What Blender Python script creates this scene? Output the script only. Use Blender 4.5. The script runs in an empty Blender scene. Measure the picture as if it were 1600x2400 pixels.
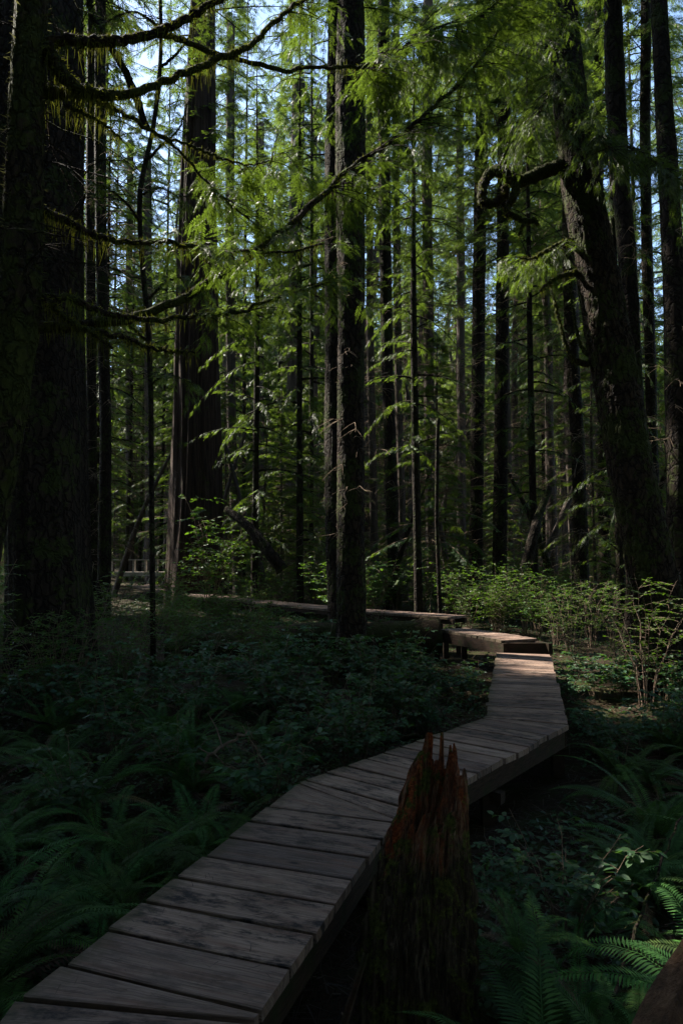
import bpy, math, random
import numpy as np

rng = np.random.default_rng(11)
random.seed(11)
R = math.radians
scn = bpy.context.scene
C = scn.collection

# ------------------------------------------------------------------ camera, sky, sun, exposure
EYE = 1.6
PITCH = math.atan(116 / 1600)
FPX = 1600.0
cam_d = bpy.data.cameras.new('camera'); cam = bpy.data.objects.new('camera', cam_d); C.objects.link(cam)
cam_d.sensor_fit = 'VERTICAL'; cam_d.sensor_height = 36; cam_d.lens = 24
cam_d.clip_start = 0.05; cam_d.clip_end = 2000
cam.location = (0, 0, EYE); cam.rotation_euler = (math.pi / 2 + PITCH, 0, 0)
scn.camera = cam

SUN_EL, SUN_AZ = R(47), R(-60)       # azimuth from +Y towards +X: the sun stands to the left, a little ahead
SUN = np.array([math.sin(SUN_AZ) * math.cos(SUN_EL), math.cos(SUN_AZ) * math.cos(SUN_EL), math.sin(SUN_EL)])
w = bpy.data.worlds.new('World'); scn.world = w; w.use_nodes = True
nt = w.node_tree; bg = nt.nodes['Background']
sky = nt.nodes.new('ShaderNodeTexSky'); sky.sky_type = 'NISHITA'; sky.sun_disc = False
sky.sun_elevation = SUN_EL; sky.sun_rotation = SUN_AZ
sky.air_density = 1.0; sky.dust_density = 0.6; sky.ozone_density = 1.2
nt.links.new(sky.outputs[0], bg.inputs[0]); bg.inputs[1].default_value = 0.12
sd = bpy.data.lights.new('sun', 'SUN'); so = bpy.data.objects.new('sun', sd); C.objects.link(so)
sd.energy = 5.0; sd.angle = R(0.5); sd.color = (1.0, 0.93, 0.80)
from mathutils import Vector
so.rotation_euler = Vector(SUN).to_track_quat('Z', 'Y').to_euler()
so.location = (-30, 10, 40)
scn.view_settings.view_transform = 'Standard'; scn.view_settings.look = 'None'
scn.view_settings.exposure = 1.85; scn.view_settings.gamma = 1.0
scn.cycles.max_bounces = 6; scn.cycles.diffuse_bounces = 3; scn.cycles.transmission_bounces = 3; scn.cycles.glossy_bounces = 2
scn.cycles.caustics_reflective = False; scn.cycles.caustics_refractive = False

# ------------------------------------------------------------------ helpers
CP, SP = math.cos(PITCH), math.sin(PITCH)
def S(px, py, d):
    """source pixel of the photograph at forward distance d -> point in the place"""
    u = (px - 800) / FPX; v = (1200 - py) / FPX
    ry = CP - v * SP; rz = SP + v * CP
    k = d / ry
    return np.array([u * k, d, EYE + rz * k])
Q = 1600 / 1568
def D(x, y, d): return S(x * Q, y * Q, d)
def Wd(px, d): return px * Q / FPX * d      # width in metres of px display pixels at d

def _h(i, j, k):
    n = (i * 374761393 + j * 668265263 + k * 1274126177) & 0xffffffff
    n = ((n ^ (n >> 13)) * 1274126177) & 0xffffffff
    n = ((n ^ (n >> 15)) * 2246822519) & 0xffffffff
    return ((n ^ (n >> 16)) & 0xffffff) / float(0xffffff)
def vn(p):
    p = np.asarray(p, float); f = np.floor(p).astype(np.int64); t = p - f; t = t * t * (3 - 2 * t)
    x, y, z = f[..., 0], f[..., 1], f[..., 2]; a, b, c = t[..., 0], t[..., 1], t[..., 2]
    L = lambda u, v, s: u + (v - u) * s
    return L(L(L(_h(x, y, z), _h(x + 1, y, z), a), L(_h(x, y + 1, z), _h(x + 1, y + 1, z), a), b),
             L(L(_h(x, y, z + 1), _h(x + 1, y, z + 1), a), L(_h(x, y + 1, z + 1), _h(x + 1, y + 1, z + 1), a), b), c)
def fbm(p, o=3):
    s = 0; a = 0.5; p = np.asarray(p, float)
    for i in range(o): s = s + a * vn(p * 2 ** i + 17.3 * i); a *= .5
    return s / (1 - .5 ** o)

def ground_z(x, y):
    x = np.asarray(x, float); y = np.asarray(y, float)
    p = np.stack([x * .45, y * .45, x * 0 + 3.1], -1)
    q = np.stack([x * 2.3, y * 2.3, x * 0 + 9.1], -1)
    base = -.56 + .022 * np.clip(y - 8, 0, 140)
    n = (fbm(p, 2) - .5) * .34 + (fbm(q, 2) - .5) * .12
    # banks rising a little on both sides
    n = n + .16 * np.clip((-x - 2.6) / 3, 0, 1) * np.clip((14 - y) / 6, 0, 1)
    far = np.clip((y - 30) / 40, 0, 1)
    return base + n * (1 + 2.0 * far)

def norm(v): return v / (np.linalg.norm(v, axis=-1, keepdims=True) + 1e-12)

def spline(P, n):
    P = np.asarray(P, float); m = len(P)
    if m == 2: return P[0] + (P[1] - P[0]) * np.linspace(0, 1, n)[:, None]
    E = np.vstack([2 * P[0] - P[1], P, 2 * P[-1] - P[-2]])
    t = np.linspace(0, m - 1 - 1e-9, n); i = t.astype(int); f = (t - i)[:, None]
    a, b, c, d = E[i], E[i + 1], E[i + 2], E[i + 3]
    return .5 * (2 * b + (c - a) * f + (2 * a - 5 * b + 4 * c - d) * f ** 2 + (3 * b - a - 3 * c + d) * f ** 3)

class MB:
    def __init__(s): s.v = []; s.q = []; s.t = []; s.n = 0; s.uv = []; s.ng = []
    def add(s, v, q=None, t=None, ng=None, uv=None):
        v = np.asarray(v, float).reshape(-1, 3)
        if q is not None and len(q): s.q.append(np.asarray(q, np.int64).reshape(-1, 4) + s.n)
        if t is not None and len(t): s.t.append(np.asarray(t, np.int64).reshape(-1, 3) + s.n)
        if ng is not None: s.ng += [[i + s.n for i in f] for f in ng]
        if uv is not None: s.uv.append(np.asarray(uv, float).reshape(-1, 2))
        s.v.append(v); s.n += len(v)
    def tube(s, P, r, n=6, jit=0.0, cap=True):
        P = np.asarray(P, float); m = len(P); r = np.broadcast_to(np.asarray(r, float), (m,)) if np.ndim(r) < 2 else r
        T = norm(np.gradient(P, axis=0)); ref = np.array([0, 0, 1.]) if abs(T[0][2]) < .9 else np.array([1., 0, 0])
        A = np.zeros_like(P); a = ref
        for i in range(m):
            a = a - T[i] * a.dot(T[i]); a = a / (np.linalg.norm(a) + 1e-9); A[i] = a
        B = np.cross(T, A); th = np.arange(n) * 2 * math.pi / n
        rr = np.asarray(r)[:, None] * np.ones((1, n))
        if jit: rr = rr * (1 + jit * (rng.random((m, n)) - .5) * 2)
        V = P[:, None] + rr[..., None] * (np.cos(th)[None, :, None] * A[:, None] + np.sin(th)[None, :, None] * B[:, None])
        i = np.arange(m - 1)[:, None]; j = np.arange(n)[None]; k = (j + 1) % n
        q = np.stack([i * n + j + 0 * k, i * n + k, (i + 1) * n + k, (i + 1) * n + j + 0 * k], -1)
        s.add(V, q)
        if cap: s.ng += [[s.n - n + jj for jj in range(n)], [s.n - m * n + jj for jj in range(n)][::-1]]
    def inst(s, tpl, O, X, N, sc):
        """copies of a template (verts, quads) at O, local x along X, local z along N"""
        tv, tq = tpl; O = np.atleast_2d(O); M = len(O)
        X = norm(np.broadcast_to(X, O.shape)); Y = norm(np.cross(np.broadcast_to(N, O.shape), X)); Z = np.cross(X, Y)
        sc = np.broadcast_to(np.asarray(sc, float), (M,))
        V = O[:, None] + sc[:, None, None] * (tv[None, :, 0:1] * X[:, None] + tv[None, :, 1:2] * Y[:, None] + tv[None, :, 2:3] * Z[:, None])
        q = tq[None] + (np.arange(M) * len(tv))[:, None, None]
        s.add(V, q)
    def box(s, c, ax, ay, az):
        c = np.asarray(c, float); ax, ay, az = (np.asarray(a, float) for a in (ax, ay, az))
        v = [c + i * ax + j * ay + k * az for k in (-1, 1) for j in (-1, 1) for i in (-1, 1)]
        s.add(v, [[0, 2, 3, 1], [4, 5, 7, 6], [0, 1, 5, 4], [2, 6, 7, 3], [0, 4, 6, 2], [1, 3, 7, 5]])
    def mesh(s, name, mat, rel=(0, 0, 0), smooth=True):
        me = bpy.data.meshes.new(name)
        V = (np.vstack(s.v) if s.v else np.zeros((0, 3))) - np.asarray(rel, float)
        qs = np.vstack(s.q) if s.q else np.zeros((0, 4), np.int64); ts = np.vstack(s.t) if s.t else np.zeros((0, 3), np.int64)
        loops = np.concatenate([qs.ravel(), ts.ravel()] + [np.array(f) for f in s.ng]).astype(np.int32)
        tot = np.concatenate([np.full(len(qs), 4), np.full(len(ts), 3), np.array([len(f) for f in s.ng], int)]).astype(np.int32)
        st = np.concatenate([[0], np.cumsum(tot)[:-1]]).astype(np.int32) if len(tot) else tot
        me.vertices.add(len(V)); me.vertices.foreach_set('co', V.astype(np.float32).ravel())
        me.loops.add(len(loops)); me.loops.foreach_set('vertex_index', loops)
        me.polygons.add(len(tot)); me.polygons.foreach_set('loop_start', st); me.polygons.foreach_set('loop_total', tot)
        if s.uv:
            uv = np.vstack(s.uv); l = me.uv_layers.new(name='UVMap'); l.data.foreach_set('uv', uv[loops].astype(np.float32).ravel())
        me.polygons.foreach_set('use_smooth', np.full(len(tot), smooth))
        me.materials.append(mat); me.update(calc_edges=True); me.validate()
        return me
    def build(s, name, mat, parent=None, rel=(0, 0, 0), smooth=True):
        o = bpy.data.objects.new(name, s.mesh(name, mat, rel, smooth)); C.objects.link(o)
        if parent is not None: o.parent = parent
        return o

def tag(o, label=None, cat=None, group=None, kind=None):
    for k, v in (('label', label), ('category', cat), ('group', group), ('kind', kind)):
        if v: o[k] = v
    return o
def thing(name, loc, label, cat, group=None, rz=0):
    o = bpy.data.objects.new(name, None); o.empty_display_size = .2; C.objects.link(o)
    o.location = tuple(loc); o.rotation_euler = (0, 0, rz)
    return tag(o, label, cat, group)
def part(name, me, parent, loc=(0, 0, 0), sc=1, rz=0):
    o = bpy.data.objects.new(name, me); C.objects.link(o); o.parent = parent; o.location = tuple(loc)
    o.scale = (sc,) * 3 if np.isscalar(sc) else sc; o.rotation_euler = (0, 0, rz); return o
def copy_tree(o, parent=None):
    c = o.copy(); C.objects.link(c); c.parent = parent
    for ch in o.children: copy_tree(ch, c)
    return c

# ------------------------------------------------------------------ materials
def mat(name):
    m = bpy.data.materials.new(name); m.use_nodes = True; t = m.node_tree
    for n in list(t.nodes): t.nodes.remove(n)
    return m, t
def nd(t, typ, **kw):
    n = t.nodes.new(typ)
    for k, v in kw.items(): setattr(n, k, v)
    return n
def lk(t, a, b): t.links.new(a, b)
def ramp(t, fac, stops):
    r = nd(t, 'ShaderNodeValToRGB'); e = r.color_ramp.elements
    while len(e) < len(stops): e.new(.5)
    for i, (p, c) in enumerate(stops): e[i].position = p; e[i].color = (*c, 1)
    lk(t, fac, r.inputs[0]); return r.outputs[0]
def noise(t, vec, scale, detail=3, rough=.6):
    n = nd(t, 'ShaderNodeTexNoise'); n.inputs['Scale'].default_value = scale; n.inputs['Detail'].default_value = detail
    n.inputs['Roughness'].default_value = rough
    if vec is not None: lk(t, vec, n.inputs['Vector'])
    return n.outputs['Fac']
def mapped(t, src, scale):
    m = nd(t, 'ShaderNodeMapping'); m.inputs['Scale'].default_value = scale; lk(t, src, m.inputs['Vector']); return m.outputs[0]
def mix(t, fac, a, b, mode='MIX'):
    m = nd(t, 'ShaderNodeMix', data_type='RGBA', blend_type=mode)
    for s, v in ((0, fac), (6, a), (7, b)):
        if hasattr(v, 'is_linked') or hasattr(v, 'links'): lk(t, v, m.inputs[s])
        else: m.inputs[s].default_value = v if np.isscalar(v) else (*v, 1)
    return m.outputs[2]
def prin(t, col, rough=.8, spec=.3, bump=None, bstr=.5, bdist=.02):
    p = nd(t, 'ShaderNodeBsdfPrincipled'); o = nd(t, 'ShaderNodeOutputMaterial')
    if hasattr(col, 'links'): lk(t, col, p.inputs['Base Color'])
    else: p.inputs['Base Color'].default_value = (*col, 1)
    p.inputs['Roughness'].default_value = rough; p.inputs['Specular IOR Level'].default_value = spec
    if bump is not None:
        b = nd(t, 'ShaderNodeBump'); b.inputs['Strength'].default_value = bstr; b.inputs['Distance'].default_value = bdist
        lk(t, bump, b.inputs['Height']); lk(t, b.outputs[0], p.inputs['Normal'])
    lk(t, p.outputs[0], o.inputs[0]); return p

def leaf_mat(name, dark, light, trans, tfac=.4, spec=.3, rough=.5):
    m, t = mat(name)
    g = nd(t, 'ShaderNodeNewGeometry'); oi = nd(t, 'ShaderNodeObjectInfo')
    c = mix(t, g.outputs['Random Per Island'], dark, light)
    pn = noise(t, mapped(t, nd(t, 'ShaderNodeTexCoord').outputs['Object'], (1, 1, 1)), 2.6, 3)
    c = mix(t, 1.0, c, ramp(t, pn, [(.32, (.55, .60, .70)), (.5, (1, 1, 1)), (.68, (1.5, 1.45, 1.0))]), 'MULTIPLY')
    h = nd(t, 'ShaderNodeHueSaturation'); lk(t, c, h.inputs['Color'])
    mr = nd(t, 'ShaderNodeMapRange'); mr.inputs[3].default_value = .47; mr.inputs[4].default_value = .53
    lk(t, oi.outputs['Random'], mr.inputs[0]); lk(t, mr.outputs[0], h.inputs['Hue'])
    mv = nd(t, 'ShaderNodeMapRange'); mv.inputs[3].default_value = .75; mv.inputs[4].default_value = 1.3
    lk(t, oi.outputs['Random'], mv.inputs[0]); lk(t, mv.outputs[0], h.inputs['Value'])
    p = nd(t, 'ShaderNodeBsdfPrincipled'); lk(t, h.outputs[0], p.inputs['Base Color'])
    p.inputs['Roughness'].default_value = rough; p.inputs['Specular IOR Level'].default_value = spec
    tr = nd(t, 'ShaderNodeBsdfTranslucent')
    tc = mix(t, g.outputs['Random Per Island'], [x * .75 for x in trans], [x * 1.2 for x in trans]); lk(t, tc, tr.inputs[0])
    ms = nd(t, 'ShaderNodeMixShader'); ms.inputs[0].default_value = tfac
    lk(t, p.outputs[0], ms.inputs[1]); lk(t, tr.outputs[0], ms.inputs[2])
    o = nd(t, 'ShaderNodeOutputMaterial'); lk(t, ms.outputs[0], o.inputs[0]); return m

def bark_mat(name, dark, light, moss_amt=.35, vstretch=.15, scale=9, moss=(.035, .045, .008), cell=0):
    m, t = mat(name); tc = nd(t, 'ShaderNodeTexCoord').outputs['Object']
    v = mapped(t, tc, (1, 1, vstretch))
    n1 = noise(t, v, scale, 6, .7); n2 = noise(t, tc, 1.5, 5); n3 = noise(t, tc, 16, 4)
    c = ramp(t, n1, [(.3, dark), (.55, [(a + b) / 2 for a, b in zip(dark, light)]), (.75, light)])
    h = n1
    if cell:
        nv = nd(t, 'ShaderNodeTexNoise'); nv.inputs['Scale'].default_value = 6; nv.inputs['Detail'].default_value = 3; lk(t, tc, nv.inputs['Vector'])
        va = nd(t, 'ShaderNodeVectorMath', operation='MULTIPLY_ADD'); lk(t, nv.outputs['Color'], va.inputs[0]); va.inputs[1].default_value = (.22, .22, .3); lk(t, tc, va.inputs[2])
        vo = nd(t, 'ShaderNodeTexVoronoi', feature='DISTANCE_TO_EDGE'); vo.inputs['Scale'].default_value = cell; lk(t, mapped(t, va.outputs[0], (1, 1, .38)), vo.inputs['Vector'])
        e = ramp(t, vo.outputs['Distance'], [(0, (0, 0, 0)), (.16, (1, 1, 1))])
        c = mix(t, mix(t, .85, (1, 1, 1), e), [x * .45 for x in dark], c)
        h = mix(t, .5, e, n1)
    ad = nd(t, 'ShaderNodeMath', operation='MULTIPLY_ADD'); lk(t, n3, ad.inputs[0]); ad.inputs[1].default_value = .5; lk(t, n2, ad.inputs[2])
    f = ramp(t, ad.outputs[0], [(.92 - .30 * moss_amt, (0, 0, 0)), (1.0 - .30 * moss_amt, (.9, .9, .9))])
    c2 = mix(t, f, c, mix(t, n3, [x * .6 for x in moss], [x * 1.5 for x in moss]))
    prin(t, c2, .9, .15, h, 1.0, .06); return m

M = {}
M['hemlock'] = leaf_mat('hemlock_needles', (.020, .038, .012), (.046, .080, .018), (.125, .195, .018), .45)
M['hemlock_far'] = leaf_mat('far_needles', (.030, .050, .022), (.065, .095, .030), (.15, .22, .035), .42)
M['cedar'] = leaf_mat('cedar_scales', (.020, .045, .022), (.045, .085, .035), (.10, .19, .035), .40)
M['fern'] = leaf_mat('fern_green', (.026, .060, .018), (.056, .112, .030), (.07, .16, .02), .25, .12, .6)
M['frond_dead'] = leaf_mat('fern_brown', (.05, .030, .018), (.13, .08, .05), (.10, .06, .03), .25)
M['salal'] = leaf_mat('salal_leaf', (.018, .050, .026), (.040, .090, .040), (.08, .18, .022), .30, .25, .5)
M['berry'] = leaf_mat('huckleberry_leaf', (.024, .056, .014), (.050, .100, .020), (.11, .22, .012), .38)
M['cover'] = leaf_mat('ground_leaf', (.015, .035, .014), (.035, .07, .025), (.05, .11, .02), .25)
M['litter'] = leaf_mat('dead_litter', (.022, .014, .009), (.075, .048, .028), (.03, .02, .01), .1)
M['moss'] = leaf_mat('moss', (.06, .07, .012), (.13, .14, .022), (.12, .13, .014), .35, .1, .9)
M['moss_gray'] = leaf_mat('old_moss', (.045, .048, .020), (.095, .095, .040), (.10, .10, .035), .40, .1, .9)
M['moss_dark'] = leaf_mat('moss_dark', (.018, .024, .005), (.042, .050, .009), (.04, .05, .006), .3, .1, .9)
M['bark_hemlock'] = bark_mat('bark_hemlock', (.010, .007, .005), (.060, .040, .027), .55, .3, 13, (.030, .038, .008), 11)
M['bark_moss'] = bark_mat('bark_mossy', (.012, .009, .006), (.065, .046, .030), .8, .35, 14, (.034, .042, .008), 13)
M['bark_cedar'] = bark_mat('bark_cedar', (.007, .004, .003), (.085, .054, .040), .15, .03, 18)
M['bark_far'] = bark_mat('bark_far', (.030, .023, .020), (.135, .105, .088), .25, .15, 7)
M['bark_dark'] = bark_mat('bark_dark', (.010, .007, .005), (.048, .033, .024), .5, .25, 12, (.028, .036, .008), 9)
M['twig'] = bark_mat('twig', (.07, .048, .033), (.28, .205, .145), .30, 1, 8)
M['stem'] = bark_mat('stem_pale', (.08, .05, .035), (.30, .22, .17), .1, 1, 10)
M['log'] = bark_mat('mossy_log', (.015, .010, .006), (.06, .038, .022), .7, 1, 8, (.020, .026, .006))

# weathered planks: uv.x metres along the plank, uv.y metres across with a random offset for each plank
m, t = mat('weathered_planks'); uv = nd(t, 'ShaderNodeUVMap').outputs[0]
isl = nd(t, 'ShaderNodeNewGeometry').outputs['Random Per Island']
g1 = noise(t, mapped(t, uv, (1.6, 46, 1)), 2.2, 6, .65); g2 = noise(t, mapped(t, uv, (.8, 130, 1)), 3, 3)
st = noise(t, mapped(t, uv, (1.7, 5.2, 1)), 2.0, 5, .7); st2 = noise(t, mapped(t, uv, (4.0, 9, 1)), 2.5, 5, .7)
base = ramp(t, g1, [(.34, (.092, .062, .049)), (.5, (.225, .168, .140)), (.66, (.37, .292, .248))])
base = mix(t, .5, base, ramp(t, g2, [(.40, (.064, .042, .032)), (.56, (.32, .25, .21))]))
tint = ramp(t, isl, [(0, (.55, .50, .50)), (.35, (.85, .77, .73)), (.7, (1.05, .93, .86)), (1, (1.3, 1.2, 1.12))])
base = mix(t, 1.0, base, tint, 'MULTIPLY')
red = ramp(t, noise(t, mapped(t, uv, (1.3, 11, 1)), 1.7, 3), [(.48, (0, 0, 0)), (.66, (.7, .7, .7))])
base = mix(t, red, base, (.16, .085, .06))
f = ramp(t, st, [(.45, (0, 0, 0)), (.57, (1, 1, 1))]); ff = ramp(t, st2, [(.38, (.15, .15, .15)), (.56, (1, 1, 1))])
fs = nd(t, 'ShaderNodeMath', operation='MULTIPLY'); lk(t, isl, fs.inputs[0]); fs.inputs[1].default_value = 7.3; fr = nd(t, 'ShaderNodeMath', operation='FRACT'); lk(t, fs.outputs[0], fr.inputs[0])
f = mix(t, 1.0, f, ramp(t, fr.outputs[0], [(0, (.25, .25, .25)), (.6, (1, 1, 1))]), 'MULTIPLY')
base = mix(t, mix(t, 1.0, f, ff, 'MULTIPLY'), base, (.024, .019, .018))
vo = nd(t, 'ShaderNodeTexVoronoi'); vo.inputs['Scale'].default_value = 1; lk(t, mapped(t, uv, (2.2, 5.5, 1)), vo.inputs['Vector'])
kn = ramp(t, vo.outputs['Distance'], [(.03, (1, 1, 1)), (.11, (0, 0, 0))]); base = mix(t, kn, base, (.03, .022, .02))
sx = nd(t, 'ShaderNodeSeparateXYZ'); lk(t, uv, sx.inputs[0]); mo = nd(t, 'ShaderNodeMath', operation='MODULO'); lk(t, sx.outputs[0], mo.inputs[0]); mo.inputs[1].default_value = 10
en = nd(t, 'ShaderNodeMath', operation='MULTIPLY_ADD'); lk(t, noise(t, mapped(t, uv, (5, 9, 1)), 2.5, 4), en.inputs[0]); en.inputs[1].default_value = .30; lk(t, mo.outputs[0], en.inputs[2])
base = mix(t, ramp(t, en.outputs[0], [(.13, (.75, .75, .75)), (.27, (0, 0, 0))]), base, (.045, .042, .018))
prin(t, base, .75, .25, g1, .55, .006); M['plank'] = m
m, t = mat('beam_wood'); tc = nd(t, 'ShaderNodeTexCoord').outputs['Object']
n1 = noise(t, mapped(t, tc, (4, 4, 30)), 2.5, 4); n2 = noise(t, tc, 5, 4)
c = ramp(t, n1, [(.3, (.014, .009, .006)), (.7, (.052, .030, .019))])
c = mix(t, ramp(t, n2, [(.50, (0, 0, 0)), (.66, (.8, .8, .8))]), c, (.016, .022, .006))
prin(t, c, .85, .2, n1, .5, .01); M['beam'] = m
m, t = mat('rail_wood'); tc = nd(t, 'ShaderNodeTexCoord').outputs['Object']
n1 = noise(t, mapped(t, tc, (3, 3, 3)), 2.5, 4)
prin(t, ramp(t, n1, [(.3, (.28, .24, .20)), (.7, (.50, .43, .37))]), .85, .2); M['rail'] = m
m, t = mat('forest_soil'); tc = nd(t, 'ShaderNodeTexCoord').outputs['Object']
n1 = noise(t, tc, 3, 6, .7); n2 = noise(t, tc, 40, 4, .7); n3 = noise(t, tc, .9, 4)
c = ramp(t, n2, [(.3, (.010, .007, .005)), (.7, (.048, .032, .020))])
c = mix(t, ramp(t, n1, [(.48, (0, 0, 0)), (.62, (.9, .9, .9))]), c, (.024, .032, .007))
prin(t, c, .95, .1, n2, .9, .03); M['soil'] = m
m, t = mat('rotten_stump'); tc = nd(t, 'ShaderNodeTexCoord').outputs['Object']
n1 = noise(t, mapped(t, tc, (1, 1, .10)), 42, 6, .75); n2 = noise(t, tc, 8, 5, .7); n3 = noise(t, mapped(t, tc, (1, 1, .5)), 9, 4); n4 = noise(t, tc, 55, 3, .7); n5 = noise(t, mapped(t, tc, (1, 1, .3)), 6, 3)
sep = nd(t, 'ShaderNodeSeparateXYZ'); lk(t, tc, sep.inputs[0])
wood = ramp(t, n1, [(.34, (.012, .006, .004)), (.46, (.09, .040, .022)), (.56, (.21, .12, .075)), (.68, (.36, .25, .17))])
rot = ramp(t, n4, [(.3, (.05, .010, .005)), (.52, (.24, .055, .017)), (.72, (.44, .15, .055))])
wood = mix(t, ramp(t, n5, [(.42, (0, 0, 0)), (.53, (1, 1, 1))]), wood, rot)
bark = ramp(t, n1, [(.36, (.006, .004, .003)), (.50, (.040, .028, .017)), (.66, (.13, .095, .062))])
ad = nd(t, 'ShaderNodeMath', operation='MULTIPLY_ADD'); lk(t, n3, ad.inputs[0]); ad.inputs[1].default_value = .55; lk(t, sep.outputs[2], ad.inputs[2])
hf = nd(t, 'ShaderNodeMapRange'); hf.inputs[1].default_value = 1.04; hf.inputs[2].default_value = 1.14; lk(t, ad.outputs[0], hf.inputs[0])
c = mix(t, hf.outputs[0], bark, wood)
mo = ramp(t, n2, [(.52, (0, 0, 0)), (.58, (1, 1, 1))]); mc = ramp(t, n4, [(.3, (.016, .020, .005)), (.7, (.13, .14, .03))]); c = mix(t, mo, c, mc)
prin(t, c, .9, .15, n1, 1.0, .03); M['stump'] = m
m, t = mat('root_wood'); tc = nd(t, 'ShaderNodeTexCoord').outputs['Object']
n1 = noise(t, mapped(t, tc, (1, 1, .08)), 30, 6, .7)
c = ramp(t, n1, [(.3, (.03, .017, .010)), (.55, (.12, .065, .036)), (.75, (.20, .12, .07))])
c = mix(t, ramp(t, noise(t, tc, 7, 4), [(.5, (0, 0, 0)), (.66, (.8, .8, .8))]), c, (.05, .055, .014))
prin(t, c, .85, .25, n1, 1, .03); M['root'] = m

# ------------------------------------------------------------------ templates
def rhombs(rows):
    V = np.array(rows, float).reshape(-1, 3); n = len(V) // 4
    return V, np.arange(n * 4).reshape(n, 4)
def spray_tpl(n=9, wl=.30, wd=.22, ang=52, droop=.12, seed=1):
    g = np.random.default_rng(seed); rows = []
    for i in range(n):
        x = (i + .7) / (n + .6)
        for s in (1, -1):
            a = R(ang - 12 * x + g.uniform(-9, 9)); l = wl * (.55 + .9 * x if x < .4 else 1.15 * (1.12 - x)) * g.uniform(.75, 1.2)
            l = max(l, .05)
            b = np.array([x, 0, -droop * x * x]); d = np.array([math.cos(a), s * math.sin(a), g.uniform(-.35, .02)])
            p = np.array([-math.sin(a), s * math.cos(a), g.uniform(-.3, .3)])
            rows += [b, b + d * l * .5 + p * l * wd * .5, b + d * l, b + d * l * .5 - p * l * wd * .5]
    b = np.array([.93, 0, -droop]); rows += [b, b + [.06, .018, 0], b + [.15, 0, -.02], b + [.06, -.018, 0]]
    # the twig itself
    rows += [[0, .008, 0], [.5, .006, -droop * .25], [1, 0, -droop], [.5, -.006, -droop * .25]]
    return rhombs(rows)
T_FAR = spray_tpl(5, .46, .30, 50, .15, 2)
T_MID = spray_tpl(8, .34, .26, 52, .14, 3)
T_FINE = spray_tpl(12, .26, .24, 55, .10, 4)
# a leaf folded along its midrib
T_LEAF = (np.array([[0, 0, 0], [.3, .26, .05], [.68, .22, .04], [1, 0, -.06], [.68, -.22, .04], [.3, -.26, .05]], float),
          np.array([[0, 3, 2, 1], [0, 5, 4, 3]]))
T_STRIP = (np.array([[0, -.05, 0], [0, .05, 0], [1, .012, 0], [1, -.012, 0]], float), np.array([[0, 1, 2, 3]]))

def rot_z(v, a):
    c, s = np.cos(a), np.sin(a); return np.stack([v[..., 0] * c - v[..., 1] * s, v[..., 0] * s + v[..., 1] * c, v[..., 2]], -1)

def limb_sprays(mb, P, g, tpl, sc, t0=.15, step=.06, droop=.25, both=True, jit=.35):
    """sprays in a flat layer on both sides of the limb path P"""
    n = max(3, int((1 - t0) / step)); t = np.linspace(t0, 1, n) + g.uniform(-.3, .3, n) * step
    t = np.clip(t, 0, 1); idx = t * (len(P) - 1); i = np.minimum(idx.astype(int), len(P) - 2); f = (idx - i)[:, None]
    O = P[i] * (1 - f) + P[i + 1] * f; Dv = norm(P[i + 1] - P[i])
    for s in (1, -1):
        a = s * R(50) * (1 - .5 * t) + g.normal(0, .25, n)
        X = rot_z(Dv, a); X[:, 2] -= droop * g.uniform(.3, 1.6, n)
        N = np.array([0, 0, 1.]) + g.normal(0, jit, (n, 3))
        mb.inst(tpl, O + g.normal(0, .02, (n, 3)), X, N, sc * (1.05 - .55 * t) * g.uniform(.6, 1.25, n))

def crown(z0, z1, rad, nb, g, tpl, sc, step=.07, rise=.1, droop=.35, prof=.55, mix_d=.25, bare=0.1):
    """conifer crown: leaves and its limbs, origin at the foot of the stem"""
    lv, lb = MB(), MB(); az = 0
    for k in range(nb):
        u = (k + g.random()) / nb; z = z0 + (z1 - z0) * u ** .9
        az += 2.399 + g.uniform(-.5, .5)
        if fbm(np.array([[az * .5, z * .35, nb * 1.]]), 2)[0] < .36: continue
        L = rad * min(1, (1 - u) ** prof * 1.05 + .06) * g.uniform(.3, 1.25) * (1 if u > .12 else .75)
        t = np.linspace(0, 1, 7)
        side = np.array([-math.sin(az), math.cos(az), 0]) * g.uniform(-.18, .18) * L
        P = np.stack([math.cos(az) * L * t, math.sin(az) * L * t, z + L * (g.uniform(-.12, .3) * t - droop * g.uniform(.2, 1.7) * t ** 2)], -1) + side * (t ** 2)[:, None]
        lb.tube(P, np.linspace(.012 + .007 * L, .004, 7), 4, cap=False)
        limb_sprays(lv, P, g, tpl, sc * (.6 + .4 * min(1, L / rad)), bare + .08, step, mix_d)
    return lv, lb

def dead_limbs(z0, z1, n, Lmax, g, r=.012, twigs=5):
    mb = MB()
    for k in range(n):
        z = g.uniform(z0, z1); a = g.uniform(0, 6.283); L = Lmax * g.uniform(.25, 1)
        t = np.linspace(0, 1, 6); b = g.uniform(-.5, .4)
        P = np.stack([np.cos(a + b * t * .5) * L * t, np.sin(a + b * t * .5) * L * t, z + L * (g.uniform(-.25, .15) * t - g.uniform(0, .35) * t ** 2)], -1)
        P[1:-1] += g.normal(0, .02 * L, (4, 3))
        mb.tube(P, np.linspace(r * (.6 + L * .3), .003, 6), 4, cap=False)
        for j in range(twigs):
            q = g.uniform(.3, .95); o = P[int(q * 5)]; d = rot_z(norm(P[-1] - P[0]), g.choice([-1, 1]) * g.uniform(.5, 1.2)); d[2] += g.uniform(-.6, .25)
            l = L * g.uniform(.15, .42); s = np.linspace(0, 1, 4)[:, None]
            mb.tube(o + d * l * s + np.array([0, 0, -.25 * l]) * s ** 2, np.linspace(.006, .002, 4), 3, cap=False)
    return mb

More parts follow.
